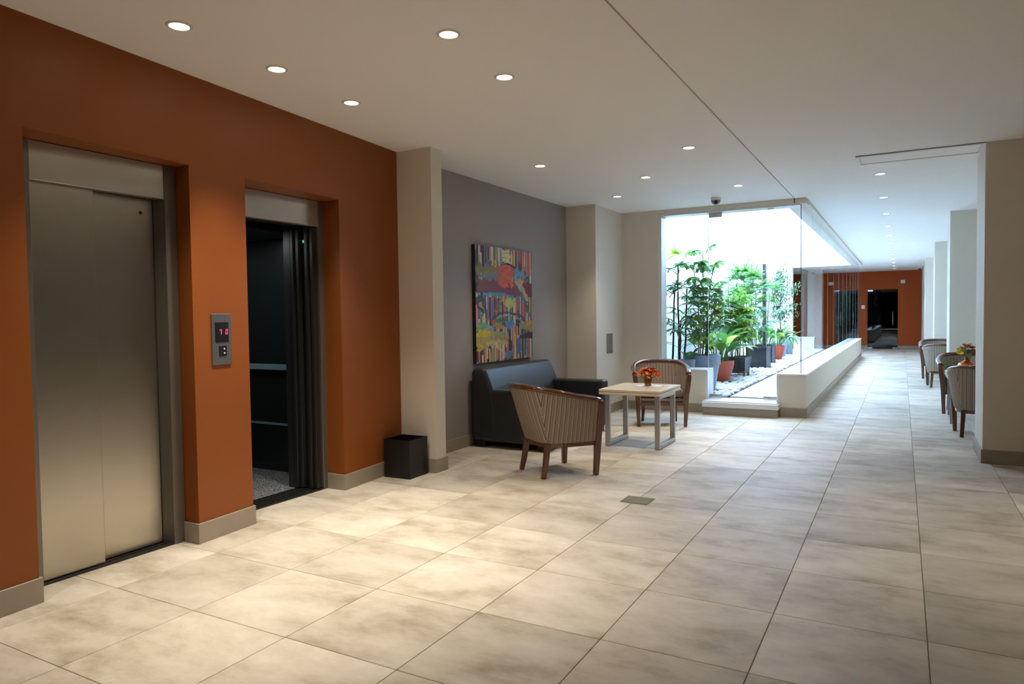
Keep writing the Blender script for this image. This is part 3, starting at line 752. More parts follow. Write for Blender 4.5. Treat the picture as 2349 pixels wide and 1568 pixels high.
def make_painting():
    img = painting(); H_, W_ = img.shape[:2]
    t = thing('painting', 'large colourful abstract canvas with stripes above the dark sofa', 'painting', (XL, 6.962, 1.497))
    hw, hh, d = .648, .632, .045
    MB().box(.002, d-.001, -hw, hw, -hh, hh).obj('canvas', mat('canvas_side', (26, 30, 26), .7, var=.1), t)
    v = [(d, -hw+2*hw*i/W_, hh-2*hh*j/H_) for j in range(H_+1) for i in range(W_+1)]
    f = [(j*(W_+1)+i, (j+1)*(W_+1)+i, (j+1)*(W_+1)+i+1, j*(W_+1)+i+1) for j in range(H_) for i in range(W_)]
    me = bpy.data.meshes.new('painted_face'); me.from_pydata(v, [], f)
    ca = me.color_attributes.new('paint', 'FLOAT_COLOR', 'CORNER')
    cc = np.ones((H_*W_, 4, 4), dtype=np.float32); cc[:, :, :3] = img.reshape(-1, 1, 3)
    ca.data.foreach_set('color', cc.ravel())
    M = bpy.data.materials.new('oil_paint'); M.use_nodes = True; N = M.node_tree.nodes
    a = N.new('ShaderNodeVertexColor'); a.layer_name = 'paint'; M.node_tree.links.new(a.outputs[0], N['Principled BSDF'].inputs['Base Color']); N['Principled BSDF'].inputs['Roughness'].default_value = .5
    me.materials.append(M)
    inst('painted_face', me, t)
make_painting()

# ------------------------------------------------------------------ sofa (local: x depth from the wall outward, y along the wall)
def make_sofa():
    t = thing('sofa', 'dark charcoal leather two-seat sofa under the abstract painting', 'sofa', (-3.955, 6.20, 0))
    L_ = 1.60; D = .92; zb = .062
    aw = .16
    # back: leaning profile extruded along y
    prof = [(.0, zb), (.30, zb), (.30, .40), (.262, .60), (.175, .805), (.14, .825), (.05, .825), (.0, .80)]
    def ext(prof, y0, y1):
        n = len(prof); v = [(x, y0, z) for x, z in prof]+[(x, y1, z) for x, z in prof]
        f = [tuple(range(n)), tuple(range(2*n-1, n-1, -1))]+[(i, n+i, n+(i+1) % n, (i+1) % n) for i in range(n)]
        return MB().add(v, f)
    ext(prof, 0, L_).obj('backrest', M_leather, t, bevel=.045, seg=5)
    for y0 in (0.004, L_-aw-.004):
        MB().box(.20, D, y0, y0+aw, zb, .605).obj('armrest', M_leather, t, bevel=.03, seg=4)
    MB().box(.28, D-.02, aw+.006, L_-aw-.006, zb, .30).obj('seat_base', M_leather, t, bevel=.015, seg=2)
    n = 14
    def cushion(y0, y1):
        v = []; f = []
        x0, x1, z0, zt = .27, D-.005, .30, .455
        for j in range(n+1):
            for i in range(n+1):
                a, b = i/n, j/n
                puff = (1-(2*a-1)**6)*(1-(2*b-1)**6)
                v.append((x0+(x1-x0)*a, y0+(y1-y0)*b, zt-.05+.055*puff))
        k = len(v)
        for j in range(n):
            for i in range(n): f.append((j*(n+1)+i, j*(n+1)+i+1, (j+1)*(n+1)+i+1, (j+1)*(n+1)+i))
        ring = [i for i in range(n+1)]+[(j+1)*(n+1)-1 for j in range(1, n+1)]+[n*(n+1)+i for i in range(n-1, -1, -1)]+[j*(n+1) for j in range(n-1, 0, -1)]
        v2 = [(v[r][0], v[r][1], z0) for r in ring]
        m_ = MB(); m_.add(v+v2, f+[(ring[(q+1) % len(ring)], ring[q], k+q, k+(q+1) % len(ring)) for q in range(len(ring))]+[tuple(k+q for q in range(len(ring)-1, -1, -1))])
        return m_.obj('seat_cushion', M_leather, t, smooth=True)
    cushion(aw+.01, L_-aw-.01)
    for x0, y0 in ((.02, .05), (.02, L_-.17), (D-.16, .05), (D-.16, L_-.17)):
        MB().box(x0, x0+.12, y0, y0+.12, 0, zb).obj('leg', M_sofa_foot, t, bevel=.003, seg=1)
make_sofa()

# ------------------------------------------------------------------ tub chair (local: +y front)
def catmull(pts, n):
    P_ = [np.array(p, float) for p in pts]; P_ = [2*P_[0]-P_[1]]+P_+[2*P_[-1]-P_[-2]]; out = []
    m_ = len(pts)-1
    for q in range(n+1):
        t = q/n*m_; i = min(int(t), m_-1); t -= i
        a, b, c, d = P_[i:i+4]
        out.append(.5*((2*b)+(-a+c)*t+(2*a-5*b+4*c-d)*t*t+(-a+3*b-3*c+d)*t**3))
    return np.array(out)
def chair_proto(label):
    t = thing('tub_chair', label, 'chair', (0, 0, 0))
    half_top = [(0, -.385, .752), (.15, -.365, .750), (.262, -.29, .740), (.335, -.14, .712), (.354, .05, .670), (.336, .25, .632)]
    half_bot = [(0, -.225, .295), (.12, -.222, .295), (.205, -.19, .295), (.270, -.05, .295), (.288, .10, .295), (.292, .245, .295)]
    mir = lambda h: [(-x, y, z) for x, y, z in h[:0:-1]]+h
    n = 60
    top = catmull(mir(half_top), n); bot = catmull(mir(half_bot), n)
    seam0, seam1 = int(n*.3), int(n*.7)      # control points 3 and 7 of 0..10
    R = 10
    def surf(inset):
        g = []
        for r in range(R+1):
            q = r/R; e = q**.9
            row = bot+(top-bot)*np.array([e, e, q])
            d = np.gradient(row[:, :2], axis=0); nn = np.c_[d[:, 1], -d[:, 0]]; nn /= np.linalg.norm(nn, axis=1)[:, None]
            row = row.copy(); row[:, :2] -= nn*inset
            if r > 0 and inset > .02: pass
            g.append(row)
        return np.array(g)
    go, gi = surf(0.0), surf(.045)
    if np.linalg.norm(gi[R, n//2, :2]) > np.linalg.norm(go[R, n//2, :2]): gi = surf(-.045)
    v = [tuple(p) for p in go.reshape(-1, 3)]+[tuple(p) for p in gi.reshape(-1, 3)]
    o2 = (R+1)*(n+1); f = []; uvs = []
    id_ = lambda r, i, k: k*o2+r*(n+1)+i
    def U(i, vert, pan):
        x, y, z = v[vert]
        return (x, z) if pan == 1 else (y+.017, z)
    def addf(idx, i):
        pan = 1 if seam0 <= i < seam1 else 0
        f.append(idx); uvs.append([U(i, q, pan) for q in idx])
    for r in range(R):
        for i in range(n):
            addf((id_(r, i, 0), id_(r, i+1, 0), id_(r+1, i+1, 0), id_(r+1, i, 0)), i)
            addf((id_(r, i+1, 1), id_(r, i, 1), id_(r+1, i, 1), id_(r+1, i+1, 1)), i)
    for i in range(n):
        addf((id_(R, i, 0), id_(R, i+1, 0), id_(R, i+1, 1), id_(R, i, 1)), i)
        addf((id_(0, i+1, 0), id_(0, i, 0), id_(0, i, 1), id_(0, i+1, 1)), i)
    for i in (0, n):
        for r in range(R): addf((id_(r, i, 0), id_(r+1, i, 0), id_(r+1, i, 1), id_(r, i, 1)), min(i, n-1))
    me = bpy.data.meshes.new('backrest'); me.from_pydata(v, [], f); ul = me.uv_layers.new(name='UVMap')
    ul.data.foreach_set('uv', [c for q in uvs for p_ in q for c in p_])
    me.materials.append(M_stripe); me.polygons.foreach_set('use_smooth', [True]*len(me.polygons)); me.update()
    bm = bmesh.new(); bm.from_mesh(me); bmesh.ops.recalc_face_normals(bm, faces=bm.faces); bm.to_mesh(me); bm.free()
    ob = inst('backrest', me, t)
    es = ob.modifiers.new('es', 'EDGE_SPLIT'); es.split_angle = math.radians(50)
    # top rail
    mid = (go[R]+gi[R])/2; mid[:, 2] += .012
    MB().tube([tuple(p) for p in mid], .029, 12, squash=(1.15, .85)).obj('top_rail', M_wood, t, smooth=True)
    # front posts run on into the front legs
    for s in (-1, 1):
        pts = [(.288, .238, 0), (.294, .246, .15), (.298, .252, .29), (.306, .256, .40), (.322, .262, .52), (.330, .266, .60), (.335, .262, .640)]
        pts = [(s*(x-.012), y, z) for x, y, z in pts]
        MB().tube(pts, [.028, .033, .037, .037, .038, .039, .030], 4).obj('leg', M_wood, t, bevel=.006, seg=2)
        pts = [(.208, -.232, 0), (.202, -.205, .12), (.196, -.188, .24), (.196, -.186, .29)]
        MB().tube([(s*x, y, z) for x, y, z in pts], [.025, .029, .032, .032], 4).obj('leg', M_wood, t, bevel=.005, seg=2)
    # apron
    path = [(-.27, .235), (-.262, .08), (-.245, -.06), (-.19, -.185), (-.1, -.205), (.1, -.205), (.19, -.185), (.245, -.06), (.262, .08), (.27, .235)]
    ap = MB()
    for k in range(len(path)):
        a = Vector(path[k]); b = Vector(path[(k+1) % len(path)]); d = (b-a).normalized(); nn = Vector((d.y, -d.x))*.014
        ap.prism([tuple(a-nn), tuple(b-nn), tuple(b+nn), tuple(a+nn)][::-1], .258, .297)
    ap.obj('seat_frame', M_wood, t)
    # seat base + cushion (rounded slabs with striped cover)
    def slab(name, z0, z1, sc, dy, rnd, bulge):
        pts = catmull([(p[0]*sc, p[1]*sc+dy) for p in path], 40); c = pts.mean(0)
        levels = [(z0, 1-rnd), (z0+.008, 1), (z1-.016, 1), (z1-.004, 1-rnd), (z1+bulge*.6, .6), (z1+bulge, .02)]
        v = []; nn_ = len(pts)
        for z, s_ in levels: v += [(c[0]+(p[0]-c[0])*s_, c[1]+(p[1]-c[1])*s_, z) for p in pts]
        f = [(l*nn_+i, l*nn_+(i+1) % nn_, (l+1)*nn_+(i+1) % nn_, (l+1)*nn_+i) for l in range(len(levels)-1) for i in range(nn_)]
        f += [tuple(range(nn_-1, -1, -1)), tuple((len(levels)-1)*nn_+i for i in range(nn_))]
        me = bpy.data.meshes.new(name); me.from_pydata(v, [], f); ul = me.uv_layers.new(name='UVMap')
        uv = [];
        for p_ in me.polygons:
            for vi in p_.vertices: uv += [v[vi][0]+.012, v[vi][1]]
        ul.data.foreach_set('uv', uv); me.materials.append(M_stripe); me.polygons.foreach_set('use_smooth', [True]*len(me.polygons)); me.update()
        bm = bmesh.new(); bm.from_mesh(me); bmesh.ops.recalc_face_normals(bm, faces=bm.faces); bm.to_mesh(me); bm.free()
        return inst(name, me, t)
    slab('seat_base', .298, .350, .93, .012, .03, 0.0)
    slab('seat_cushion', .362, .455, .92, .022, .035, .022)
    return t
GC = 'striped tub chairs in the lobby'
GC2 = 'striped tub chairs along the corridor windows'
ch = chair_proto('striped wooden tub chair seen from behind in front of the dark sofa')
ch.location = (-2.640, 5.505, 0); ch.rotation_euler = (0, 0, math.radians(-36)); ch['group'] = GC
dup(ch, (-2.625, 8.50, 0), math.radians(201.6), 'striped wooden tub chair facing the camera behind the table with orange flowers', GC)
dup(ch, (.79, 9.08, 0), math.radians(-4), 'striped tub chair with its back to the camera, nearest of the corridor row', GC2)
dup(ch, (.765, 11.08, 0), math.radians(180), 'striped tub chair facing the camera behind the copper vase in the corridor', GC2)
dup(ch, (.68, 14.66, 0), math.radians(-3), 'striped tub chair with its back to the camera beyond the second pier', GC2)
dup(ch, (.655, 16.58, 0), math.radians(180), 'farthest striped tub chair in the corridor, facing the camera', GC2)

# ------------------------------------------------------------------ tables
def table_proto(label):
    t = thing('table', label, 'table', (0, 0, 0))
    MB().box(-.32, .32, -.38, .38, .578, .602).obj('tabletop', M_tabletop, t, bevel=.003)
    MB().box(-.312, .312, -.372, .372, .573, .578).obj('groove', mat('groove_wood', (150, 128, 92), .5, var=.05), t)
    MB().box(-.32, .32, -.38, .38, .548, .573).obj('lower_board', M_tabletop, t, bevel=.003)
    for s in (-1, 1):
        x0 = s*.265
        l = MB()
        l.box(x0-.025, x0+.025, -.285, -.245, .0, .548); l.box(x0-.025, x0+.025, .245, .285, .0, .548)
        l.box(x0-.025, x0+.025, -.245, .245, .006, .046); l.box(x0-.025, x0+.025, -.245, .245, .508, .548)
        l.obj('leg_frame', M_alu, t, bevel=.002, seg=1)
    return t
tb = table_proto('square wooden side table on aluminium legs with orange flowers')
tb.location = (-2.405, 7.10, 0)
dup(tb, (.80, 10.16, 0), 0, 'wooden table on aluminium legs between the nearer corridor chairs, with copper vase')
dup(tb, (.70, 15.62, 0), 0, 'wooden table on aluminium legs between the two farther corridor chairs')

# napkin, vases and flowers
nap = MB().lathe([(.135, 0), (.135, .0015)], 28).obj('doily', M_doily); nap.location = (-2.345, 7.20, .603)
tag(nap, 'round white paper doily under the orange flowers', 'doily')

def blossom_me(name, m_, petals=6, r=.024):
    mb = MB()
    for k in range(petals):
        a = 2*PI*k/petals; c, s_ = math.cos(a), math.sin(a)
        w_ = r*.36
        pts = [(0, 0, 0), (r*.55, -w_, r*.35), (r, 0, r*.55), (r*.55, w_, r*.35), (r*.55, 0, r*.28)]
        v = [(x*c-y*s_, x*s_+y*c, z) for x, y, z in pts]
        mb.add(v, [(0, 1, 4), (1, 2, 4), (2, 3, 4), (3, 0, 4)])
    return mb.mesh(name, m_)
def small_leaf_me(name, m_, l=.07, w_=.018):
    mb = MB(); n = 4; v = []
    for i in range(n+1):
        q = i/n; ww = w_*math.sin(PI*min(.97, .08+q*.92)); z = .25*l*math.sin(q*PI*.9)-.15*l*q*q
        v += [(q*l, -ww, z+ww*.3), (q*l, 0, z), (q*l, ww, z+ww*.3)]
    f = []
    for i in range(n):
        f += [(3*i, 3*i+1, 3*i+4, 3*i+3), (3*i+1, 3*i+2, 3*i+5, 3*i+4)]
    mb.add(v, f); return mb.mesh(name, m_, True)
B_or = blossom_me('blossom', M_petal_orange, 6, .03); B_am = blossom_me('blossom', M_petal_amber, 6, .026); B_ye = blossom_me('blossom', M_petal_yellow, 12, .042); B_ru = blossom_me('blossom', M_petal_rust, 10, .036)
LF_s = small_leaf_me('leaf', M_leaf_mid)
def bouquet(t, z, kinds, rx, h, nb, nl, rng):
    stems = MB()
    for k in range(nb):
        a = 2.399*k; q = math.sqrt((k+.5)/nb); x, y = rx*q*math.cos(a), rx*q*math.sin(a)
        zz = z+h*(1-.75*q*q)+rng.uniform(-.015, .015)
        stems.tube([(x*.15, y*.15, z-.05), (x*.6, y*.6, z+.5*(zz-z)), (x, y, zz)], .002, 4)
        inst('blossom', kinds[k % len(kinds)] if len(kinds) < 3 else kinds[(k*7) % len(kinds)], t, (x, y, zz), (q*.9*math.sin(-a)*-1+rng.uniform(-.3, .3), q*.9*math.cos(a)+rng.uniform(-.3, .3), rng.uniform(0, 6)), rng.uniform(.9, 1.25))
    stems.obj('stems', M_stem_green, t)
    for k in range(nl):
        a = rng.uniform(0, 2*PI); inst('leaf', LF_s, t, (.02*math.cos(a), .02*math.sin(a), z+rng.uniform(0, .6*h)), (0, rng.uniform(-.7, .2), a), rng.uniform(.8, 1.3))
rng = random.Random(3)
fv = thing('flower_vase', 'copper tumbler of orange flowers on the wooden side table', 'vase', (-2.355, 7.19, .605))
MB().lathe([(.030, 0), (.034, .01), (.042, .075), (.040, .075), (.032, .012)], 24, cap1=False).obj('tumbler', M_copper, fv, smooth=True)
MB().lathe([(.031, -.0), (.0345, .006), (.035, .014), (.031, .014)], 24).obj('foot_ring', M_chrome, fv, smooth=True)
bouquet(fv, .075, [B_or, B_or, B_am], .115, .10, 46, 34, rng)
bv = thing('flower_vase', 'round copper vase with yellow and rust flowers behind the nearest corridor chair', 'vase', (.685, 10.02, .603))
MB().lathe([(.05, 0), (.085, .03), (.105, .075), (.092, .115), (.05, .142), (.028, .155), (.024, .175), (.030, .19), (.026, .19), (.020, .175)], 28, cap1=False).obj('vessel', M_copper, bv, smooth=True)
bouquet(bv, .19, [B_ye, B_ru, B_ru], .095, .14, 15, 12, rng)

# ------------------------------------------------------------------ courtyard: pebbles, pots, plants
pbed = thing('pebble_bed', 'bed of white river pebbles between the planters and the courtyard path', 'pebble bed', (0, 0, 0))
MB().box(CX0+.001, -2.12, YB+.26, CY1-.001, ZC-.011, ZC+.004).obj('bedding', mat('gravel_bed', (150, 150, 148), .9, var=.3, scale=40), pbed)
def pebble_me(seed):
    r = random.Random(seed); mb = MB(); n, k = 8, 4; v = [(0, 0, .5)]
    ph = [r.uniform(.85, 1.15) for _ in range(n)]
    for i in range(1, k):
        a = PI*i/k
        for j in range(n):
            b = 2*PI*j/n; v.append((math.sin(a)*math.cos(b)*ph[j]*.5, math.sin(a)*math.sin(b)*ph[(j+3) % n]*.5, math.cos(a)*.5))
    v.append((0, 0, -.5)); e = len(v)-1
    f = [(0, 1+j, 1+(j+1) % n) for j in range(n)]+[(1+(i)*n+j, 1+(i+1)*n+j, 1+(i+1)*n+(j+1) % n, 1+i*n+(j+1) % n) for i in range(k-2) for j in range(n)]+[(e, 1+(k-2)*n+(j+1) % n, 1+(k-2)*n+j) for j in range(n)]
    mb.add(v, f); return mb
pm = [pebble_me(s) for s in range(5)]; pms = [p.mesh('pebble', M_stone_pebble, True) for p in pm]
spots = []
feet = [(-2.93, 10.42, .17), (-2.62, 10.55, .24), (-2.735, 10.17, .12), (-2.68, 12.0, .16), (-2.66, 13.15, .27), (-2.78, 12.55, .16), (-2.68, 13.95, .16), (-2.64, 15.42, .31),
        (-2.74, 16.9, .29), (-2.66, 18.0, .15), (-2.78, 19.3, .18), (-2.72, 20.5, .14)]
rg = random.Random(5)
yv = YB+.30
while yv < CY1-.06:
    xv = -2.165+rg.uniform(-.02, .02)
    while xv > CX0+.06:
        q_ = (xv+rg.uniform(-.012, .012), yv+rg.uniform(-.02, .02)); xv -= .118
        if all(math.hypot(q_[0]-fx, q_[1]-fy) > fr+.03 for fx, fy, fr in feet): spots.append(q_)
    yv += .098
near = [s for s in spots if s[0] > -2.72]; near.sort(key=lambda s: s[1]); nearset = set(near[:298])
rest = MB()
for x, y in spots:
    sx, sy, sz = rg.uniform(.095, .155), rg.uniform(.075, .115), rg.uniform(.04, .068); rz = rg.uniform(-.6, .6); z = ZC+.014+rg.uniform(0, .012); k = rg.randrange(5)
    if (x, y) in nearset:
        inst('pebble', pms[k], pbed, (x, y, z), (rg.uniform(-.2, .2), rg.uniform(-.2, .2), rz), (sx, sy, sz))
    else:
        Mx = Matrix.Translation((x, y, z)) @ Matrix.Rotation(rz, 4, 'Z') @ Matrix.Diagonal((sx, sy, sz, 1))
        rest.add([Mx @ Vector(p) for p in pm[k].v], pm[k].f)
stuff(rest.obj('small_pebbles', M_stone_pebble, pbed, smooth=True))

# ---- leaf meshes
def strip(mb, o, d, L_, W_, droop, n=5, fold=.25, upn=Vector((0, 0, 1))):
    """one folded blade from o along d, drooping with gravity"""
    d = Vector(d).normalized(); side = d.cross(upn)
    side = side.normalized() if side.length > 1e-3 else Vector((1, 0, 0))
    v = []; p = Vector(o); dd = d.copy()
    for i in range(n+1):
        q = i/n; ww = W_*(.35+.65*math.sin(PI*min(1, q*1.25+.12)) if q < .7 else (1-q)/.3*.98)
        ww = max(ww, .0005); nn = side.cross(dd).normalized()
        v += [p-side*ww+nn*ww*fold, p, p+side*ww+nn*ww*fold]
        dd = (dd+Vector((0, 0, -droop/n))).normalized(); p = p+dd*(L_/n)
    f = []
    for i in range(n):
        f += [(3*i, 3*i+1, 3*i+4, 3*i+3), (3*i+1, 3*i+2, 3*i+5, 3*i+4)]
    mb.add(v, f)
def fan_leaf(seed, m_, fingers=8, L_=.30, pet=.22, droop=.5, wid=.021):
    """rhapis style fan: petiole along +x then spread of blades"""
    r = random.Random(seed); mb = MB()
    mb.tube([(0, 0, 0), (pet*.5, 0, pet*.28), (pet, 0, pet*.42)], [.004, .003, .003], 4)
    o = (pet, 0, pet*.42)
    for k in range(fingers):
        a = (k/(fingers-1)-.5)*math.radians(205)
        d = (math.cos(a), math.sin(a), .30-.15*abs(a)+r.uniform(-.12, .12))
        strip(mb, o, d, L_*(1-.18*abs(a))*r.uniform(.85, 1.1), wid, droop*r.uniform(.6, 1.4))
    return mb.mesh('fan_leaf', m_, True)
def umbrella_leaf(seed, m_, k=8, pet=.16, L_=.13, wid=.03):
    r = random.Random(seed); mb = MB()
    mb.tube([(0, 0, 0), (pet*.6, 0, pet*.5), (pet, 0, pet*.6)], [.0035, .0028, .0025], 4)
    o = (pet, 0, pet*.6)
    for i in range(k):
        a = 2*PI*i/k+r.uniform(-.15, .15)
        strip(mb, o, (math.cos(a), math.sin(a), .05), L_*r.uniform(.8, 1.1), wid, 1.0, n=4)
    return mb.mesh('umbrella_leaf', m_, True)
def broad_leaf(seed, m_, L_=.34, W_=.062, pet=.22, droop=1.5):
    droop *= .75; mb = MB(); pts = []
    for i in range(5):
        q = i/4; pts.append((pet*.5*q, 0, pet*(q-.12*q*q)))
    mb.tube(pts, .004, 5)
    p = Vector(pts[-1]); dd = Vector((.55, 0, .83)).normalized(); n = 8; v = []
    for i in range(n+1):
        q = i/n; ww = W_*math.sin(PI*min(.999, .06+.94*q))**.8*(1 if q < .5 else 1-.25*(q-.5)*2)
        if i == n: ww = .001
        nn = Vector((-dd.z, 0, dd.x))
        v += [p+Vector((0, -ww, 0))+nn*ww*.22, p+Vector((0, -ww*.5, 0))+nn*ww*.02, p, p+Vector((0, ww*.5, 0))+nn*ww*.02, p+Vector((0, ww, 0))+nn*ww*.22]
        dd = (dd+Vector((.3, 0, -1))*droop/n).normalized(); p = p+dd*(L_/n)
    f = [(5*i+j, 5*i+j+1, 5*i+j+6, 5*i+j+5) for i in range(n) for j in range(4)]
    mb.add(v, f); return mb.mesh('leaf', m_, True)
FAN_D = [fan_leaf(s, M_leaf_dark, 8+s % 3) for s in range(3)]
FAN_M = [fan_leaf(s+5, M_leaf_mid, 9, .28, .20, .35, .020) for s in range(3)]
FAN_S = [fan_leaf(s+9, M_leaf_soft, 9, .32, .2, .8, .018) for s in range(2)]
FAN_L = [fan_leaf(19, M_leaf_lime, 9, .27, .16, .4, .026)]
UMB_M = [umbrella_leaf(s, M_leaf_mid) for s in range(2)]
UMB_L = [umbrella_leaf(s+4, M_leaf_lime, 7) for s in range(2)]
UMB_S = [umbrella_leaf(s+7, M_leaf_soft, 8) for s in range(1)]
BRD = [broad_leaf(1, M_leaf_mid), broad_leaf(2, M_leaf_dark, .30, .055, .26, 1.9), broad_leaf(3, M_leaf_lime, .32, .06, .24, 1.3)]
BRD_S = [broad_leaf(5, M_leaf_mid, .24, .05, .16, 1.5), broad_leaf(6, M_leaf_dark, .22, .045, .16, 1.8)]

def round_pot(t, r0, r1, h, m_, collar=0, bowl=False):
    if bowl:
        pr = [(r1*(.46+.54*math.sin(i/8*PI/2)**.85), h*(i/8)) for i in range(9)]
    else:
        pr = [(r0, 0), (r0+(r1-r0)*.5, h*.5), (r0+(r1-r0)*.8, h*.8-collar*.01)]
        pr += [(r0+(r1-r0)*.82, h*.80)] if not collar else [(r0+(r1-r0)*.80, h*.74), (r1*.985, h*.745)]
        pr += [(r1, h-.004)]
    pr += [(r1, h), (r1-.018, h), (r1-.02, h-.05)]
    MB().lathe(pr, 36, cap1=False).obj('pot', m_, t, smooth=True, bevel=.003, seg=1)
    MB().lathe([(r1-.021, h-.055), (.005, h-.045)], 24, cap0=False).obj('soil', M_soil, t)
def put(t, me_list, name, base, az, tilt, sc, r):
    if t.location.x+base[0]+math.cos(az)*.42*sc < CX0+.03:          # no leaf grows into the wall
        if r.random() < .5: return
        az = PI-az
        if t.location.x+base[0]+math.cos(az)*.42*sc < CX0+.03: return
    inst(name, r.choice(me_list), t, base, (r.uniform(-.25, .25), -tilt, az), sc)

def palm(t, z0, stems, leaves, r, name='fan_leaf', pitch=.16, first=.45, stem_r=.014, m_=None, per=3, sc=(.85, 1.15)):
    """cane palm: canes with spiralling fans"""
    for (x0, y0, x1, y1, h) in stems:
        pts = [(x0+(x1-x0)*q+r.uniform(-.008, .008), y0+(y1-y0)*q, z0+h*q) for q in [i/5 for i in range(6)]]
        MB().tube(pts, [stem_r*(1.1-.4*i/5) for i in range(6)], 7).obj('cane', m_ or M_stem_dark, t, smooth=True)
        q = first; az = r.uniform(0, 6)
        while q <= 1.001:
            b = (x0+(x1-x0)*q, y0+(y1-y0)*q, z0+h*q)
            for k in range(per if q < .9 else per+2):
                az += 2*PI/per+.5; put(t, leaves, name, b, az, r.uniform(-.15, .35)+(.55 if q > .93 else 0), r.uniform(*sc), r)
            q += pitch

def potted(label, cat, loc, name, group=None): return thing(name, label, cat, loc, 0, 'potted plants in the courtyard')
# A: tall dark-caned lady palm against the left wall (its pot stands behind the parapet)
r = random.Random(21)
A = potted('tall lady palm with dark canes, standing nearest the courtyard window frame', 'plant', (-2.93, 10.42, ZC+.004), 'potted_palm')
round_pot(A, .13, .17, .34, M_grey_pot)
palm(A, .29, [(-.10, .0, -.06, .02, 1.30), (.0, .02, -.02, .05, 1.62), (.07, .03, .12, .04, 1.25), (.03, -.05, .05, -.08, .78)], FAN_D+FAN_S, r, pitch=.22, first=.46, stem_r=.015, per=2)
for k in range(3): put(A, FAN_L, 'fan_leaf', (-.02+.03*k, .05, 1.93), .4+1.9*k, .45, 1.0, r)
# B: big blue grey pot with a tall umbrella tree
r = random.Random(22)
Bp = potted('tall umbrella tree in the large blue grey pot behind the low wall', 'plant', (-2.62, 10.55, ZC+.004), 'potted_umbrella_tree')
round_pot(Bp, .19, .275, .545, M_grey_pot, collar=1)
def umb_tree(t, z0, canes, leaves, r, pitch, first, n=4, sc=(.9, 1.2)):
    for (x1, y1, h) in canes:
        pts = [(x1*.3+(x1-x1*.3)*q+.02*math.sin(5*q+x1*9), y1*q, z0+h*q) for q in [i/6 for i in range(7)]]
        MB().tube(pts, [.011-.006*i/6 for i in range(7)], 6).obj('cane', M_bark, t, smooth=True)
        q = first; az = r.uniform(0, 6)
        while q <= 1.01:
            for k in range(n):
                az += 2*PI/n+.4; put(t, leaves, 'umbrella_leaf', (x1*.3+(x1*.7)*q, y1*q, z0+h*q), az, r.uniform(-.1, .5), r.uniform(*sc), r)
            q += pitch
umb_tree(Bp, .50, [(.02, .1, 1.62), (.16, .05, 1.34), (-.10, .0, 1.38)], UMB_S+UMB_M, r, .17, .58, 3, (1.0, 1.35))
umb_tree(Bp, .50, [(.2, -.05, .75), (-.05, -.1, .55), (.1, .15, .95)], UMB_S+UMB_L, r, .22, .3, 4, (.8, 1.0))
for k in range(7): put(Bp, FAN_S, 'fan_leaf', (.05, .0, .95+.06*k), 2.2*k, .1, 1.0, r)
# small grey pot in front
r = random.Random(23)
B2 = potted('small pale grey pot with low green shoots behind the striped chair', 'plant', (-2.735, 10.17, ZC+.004), 'potted_plant')
round_pot(B2, .085, .115, .50, M_grey_pot)
for k in range(12): put(B2, BRD_S, 'leaf', (r.uniform(-.05, .05), r.uniform(-.05, .05), .45), r.uniform(0, 6.3), r.uniform(-.1, .5), r.uniform(.5, .8), r)
# C: terracotta bowl with peace lily
r = random.Random(24)
Cp = potted('broad-leaved peace lily in the nearer terracotta bowl', 'plant', (-2.68, 12.0, ZC+.004), 'potted_peace_lily')
round_pot(Cp, .1, .235, .37, M_terracotta, bowl=True)
for k in range(34):
    a = 2.399*k; put(Cp, BRD if k % 4 else BRD[:2], 'leaf', (.10*math.sqrt(k/34)*math.cos(a), .10*math.sqrt(k/34)*math.sin(a), .32), a, r.uniform(-.25, .55), r.uniform(1.0, 1.5), r)
# D: lime umbrella plant and lady palm in the low dark planter
def planter(t, w_, d_, h_, legs=False):
    z0 = .09 if legs else 0
    MB().box(-w_/2, w_/2, -d_/2, d_/2, z0, h_-.05).obj('pot', M_planter, t, bevel=.004, seg=1)
    MB().box(-w_/2-.008, w_/2+.008, -d_/2-.008, d_/2+.008, h_-.05, h_).obj('rim', M_planter, t, bevel=.004, seg=1)
    for s in (-1, 1):
        for q in (-1, 1):
            MB().box(s*w_/2-.03*(s > 0)-.004, s*w_/2+.03*(s < 0)+.004, q*d_/2-.03*(q > 0)-.004, q*d_/2+.03*(q < 0)+.004, 0, h_-.05).obj('corner_post', M_planter, t)
    MB().box(-w_/2+.02, w_/2-.02, -d_/2+.02, d_/2-.02, h_-.002, h_+.004).obj('soil', M_soil, t)
r = random.Random(25)
D1 = potted('lime green umbrella plant in the low dark slatted planter with legs', 'plant', (-2.66, 13.15, ZC+.004), 'potted_umbrella_plant')
planter(D1, .42, .42, .36, True)
umb_tree(D1, .36, [(-.1, -.1, 1.05), (.1, -.05, 1.15), (.0, .1, .9), (.17, .1, .8), (-.16, .1, 1.1)], UMB_L+UMB_L+UMB_M, r, .13, .25, 4, (.95, 1.25))
r = random.Random(26)
D1b = potted('dense lady palm clump with upright bright fans behind the terracotta bowl', 'plant', (-2.78, 12.55, ZC+.004), 'potted_palm')
round_pot(D1b, .12, .16, .34, M_grey_pot)
palm(D1b, .3, [(-.12, 0, -.18, 0, 1.25), (0, .02, -.03, .0, 1.45), (.1, 0, .14, .0, 1.42), (.05, .08, .22, .1, 1.25), (-.06, -.08, -.1, -.1, 1.0), (.12, -.06, .2, -.1, 1.05)], FAN_M, r, pitch=.2, first=.42, stem_r=.010, m_=M_stem_green, per=3)
r = random.Random(27)
D1c = potted('lady palm clump standing behind the low dark planter', 'plant', (-2.68, 13.95, ZC+.004), 'potted_palm')
round_pot(D1c, .12, .16, .34, M_planter)
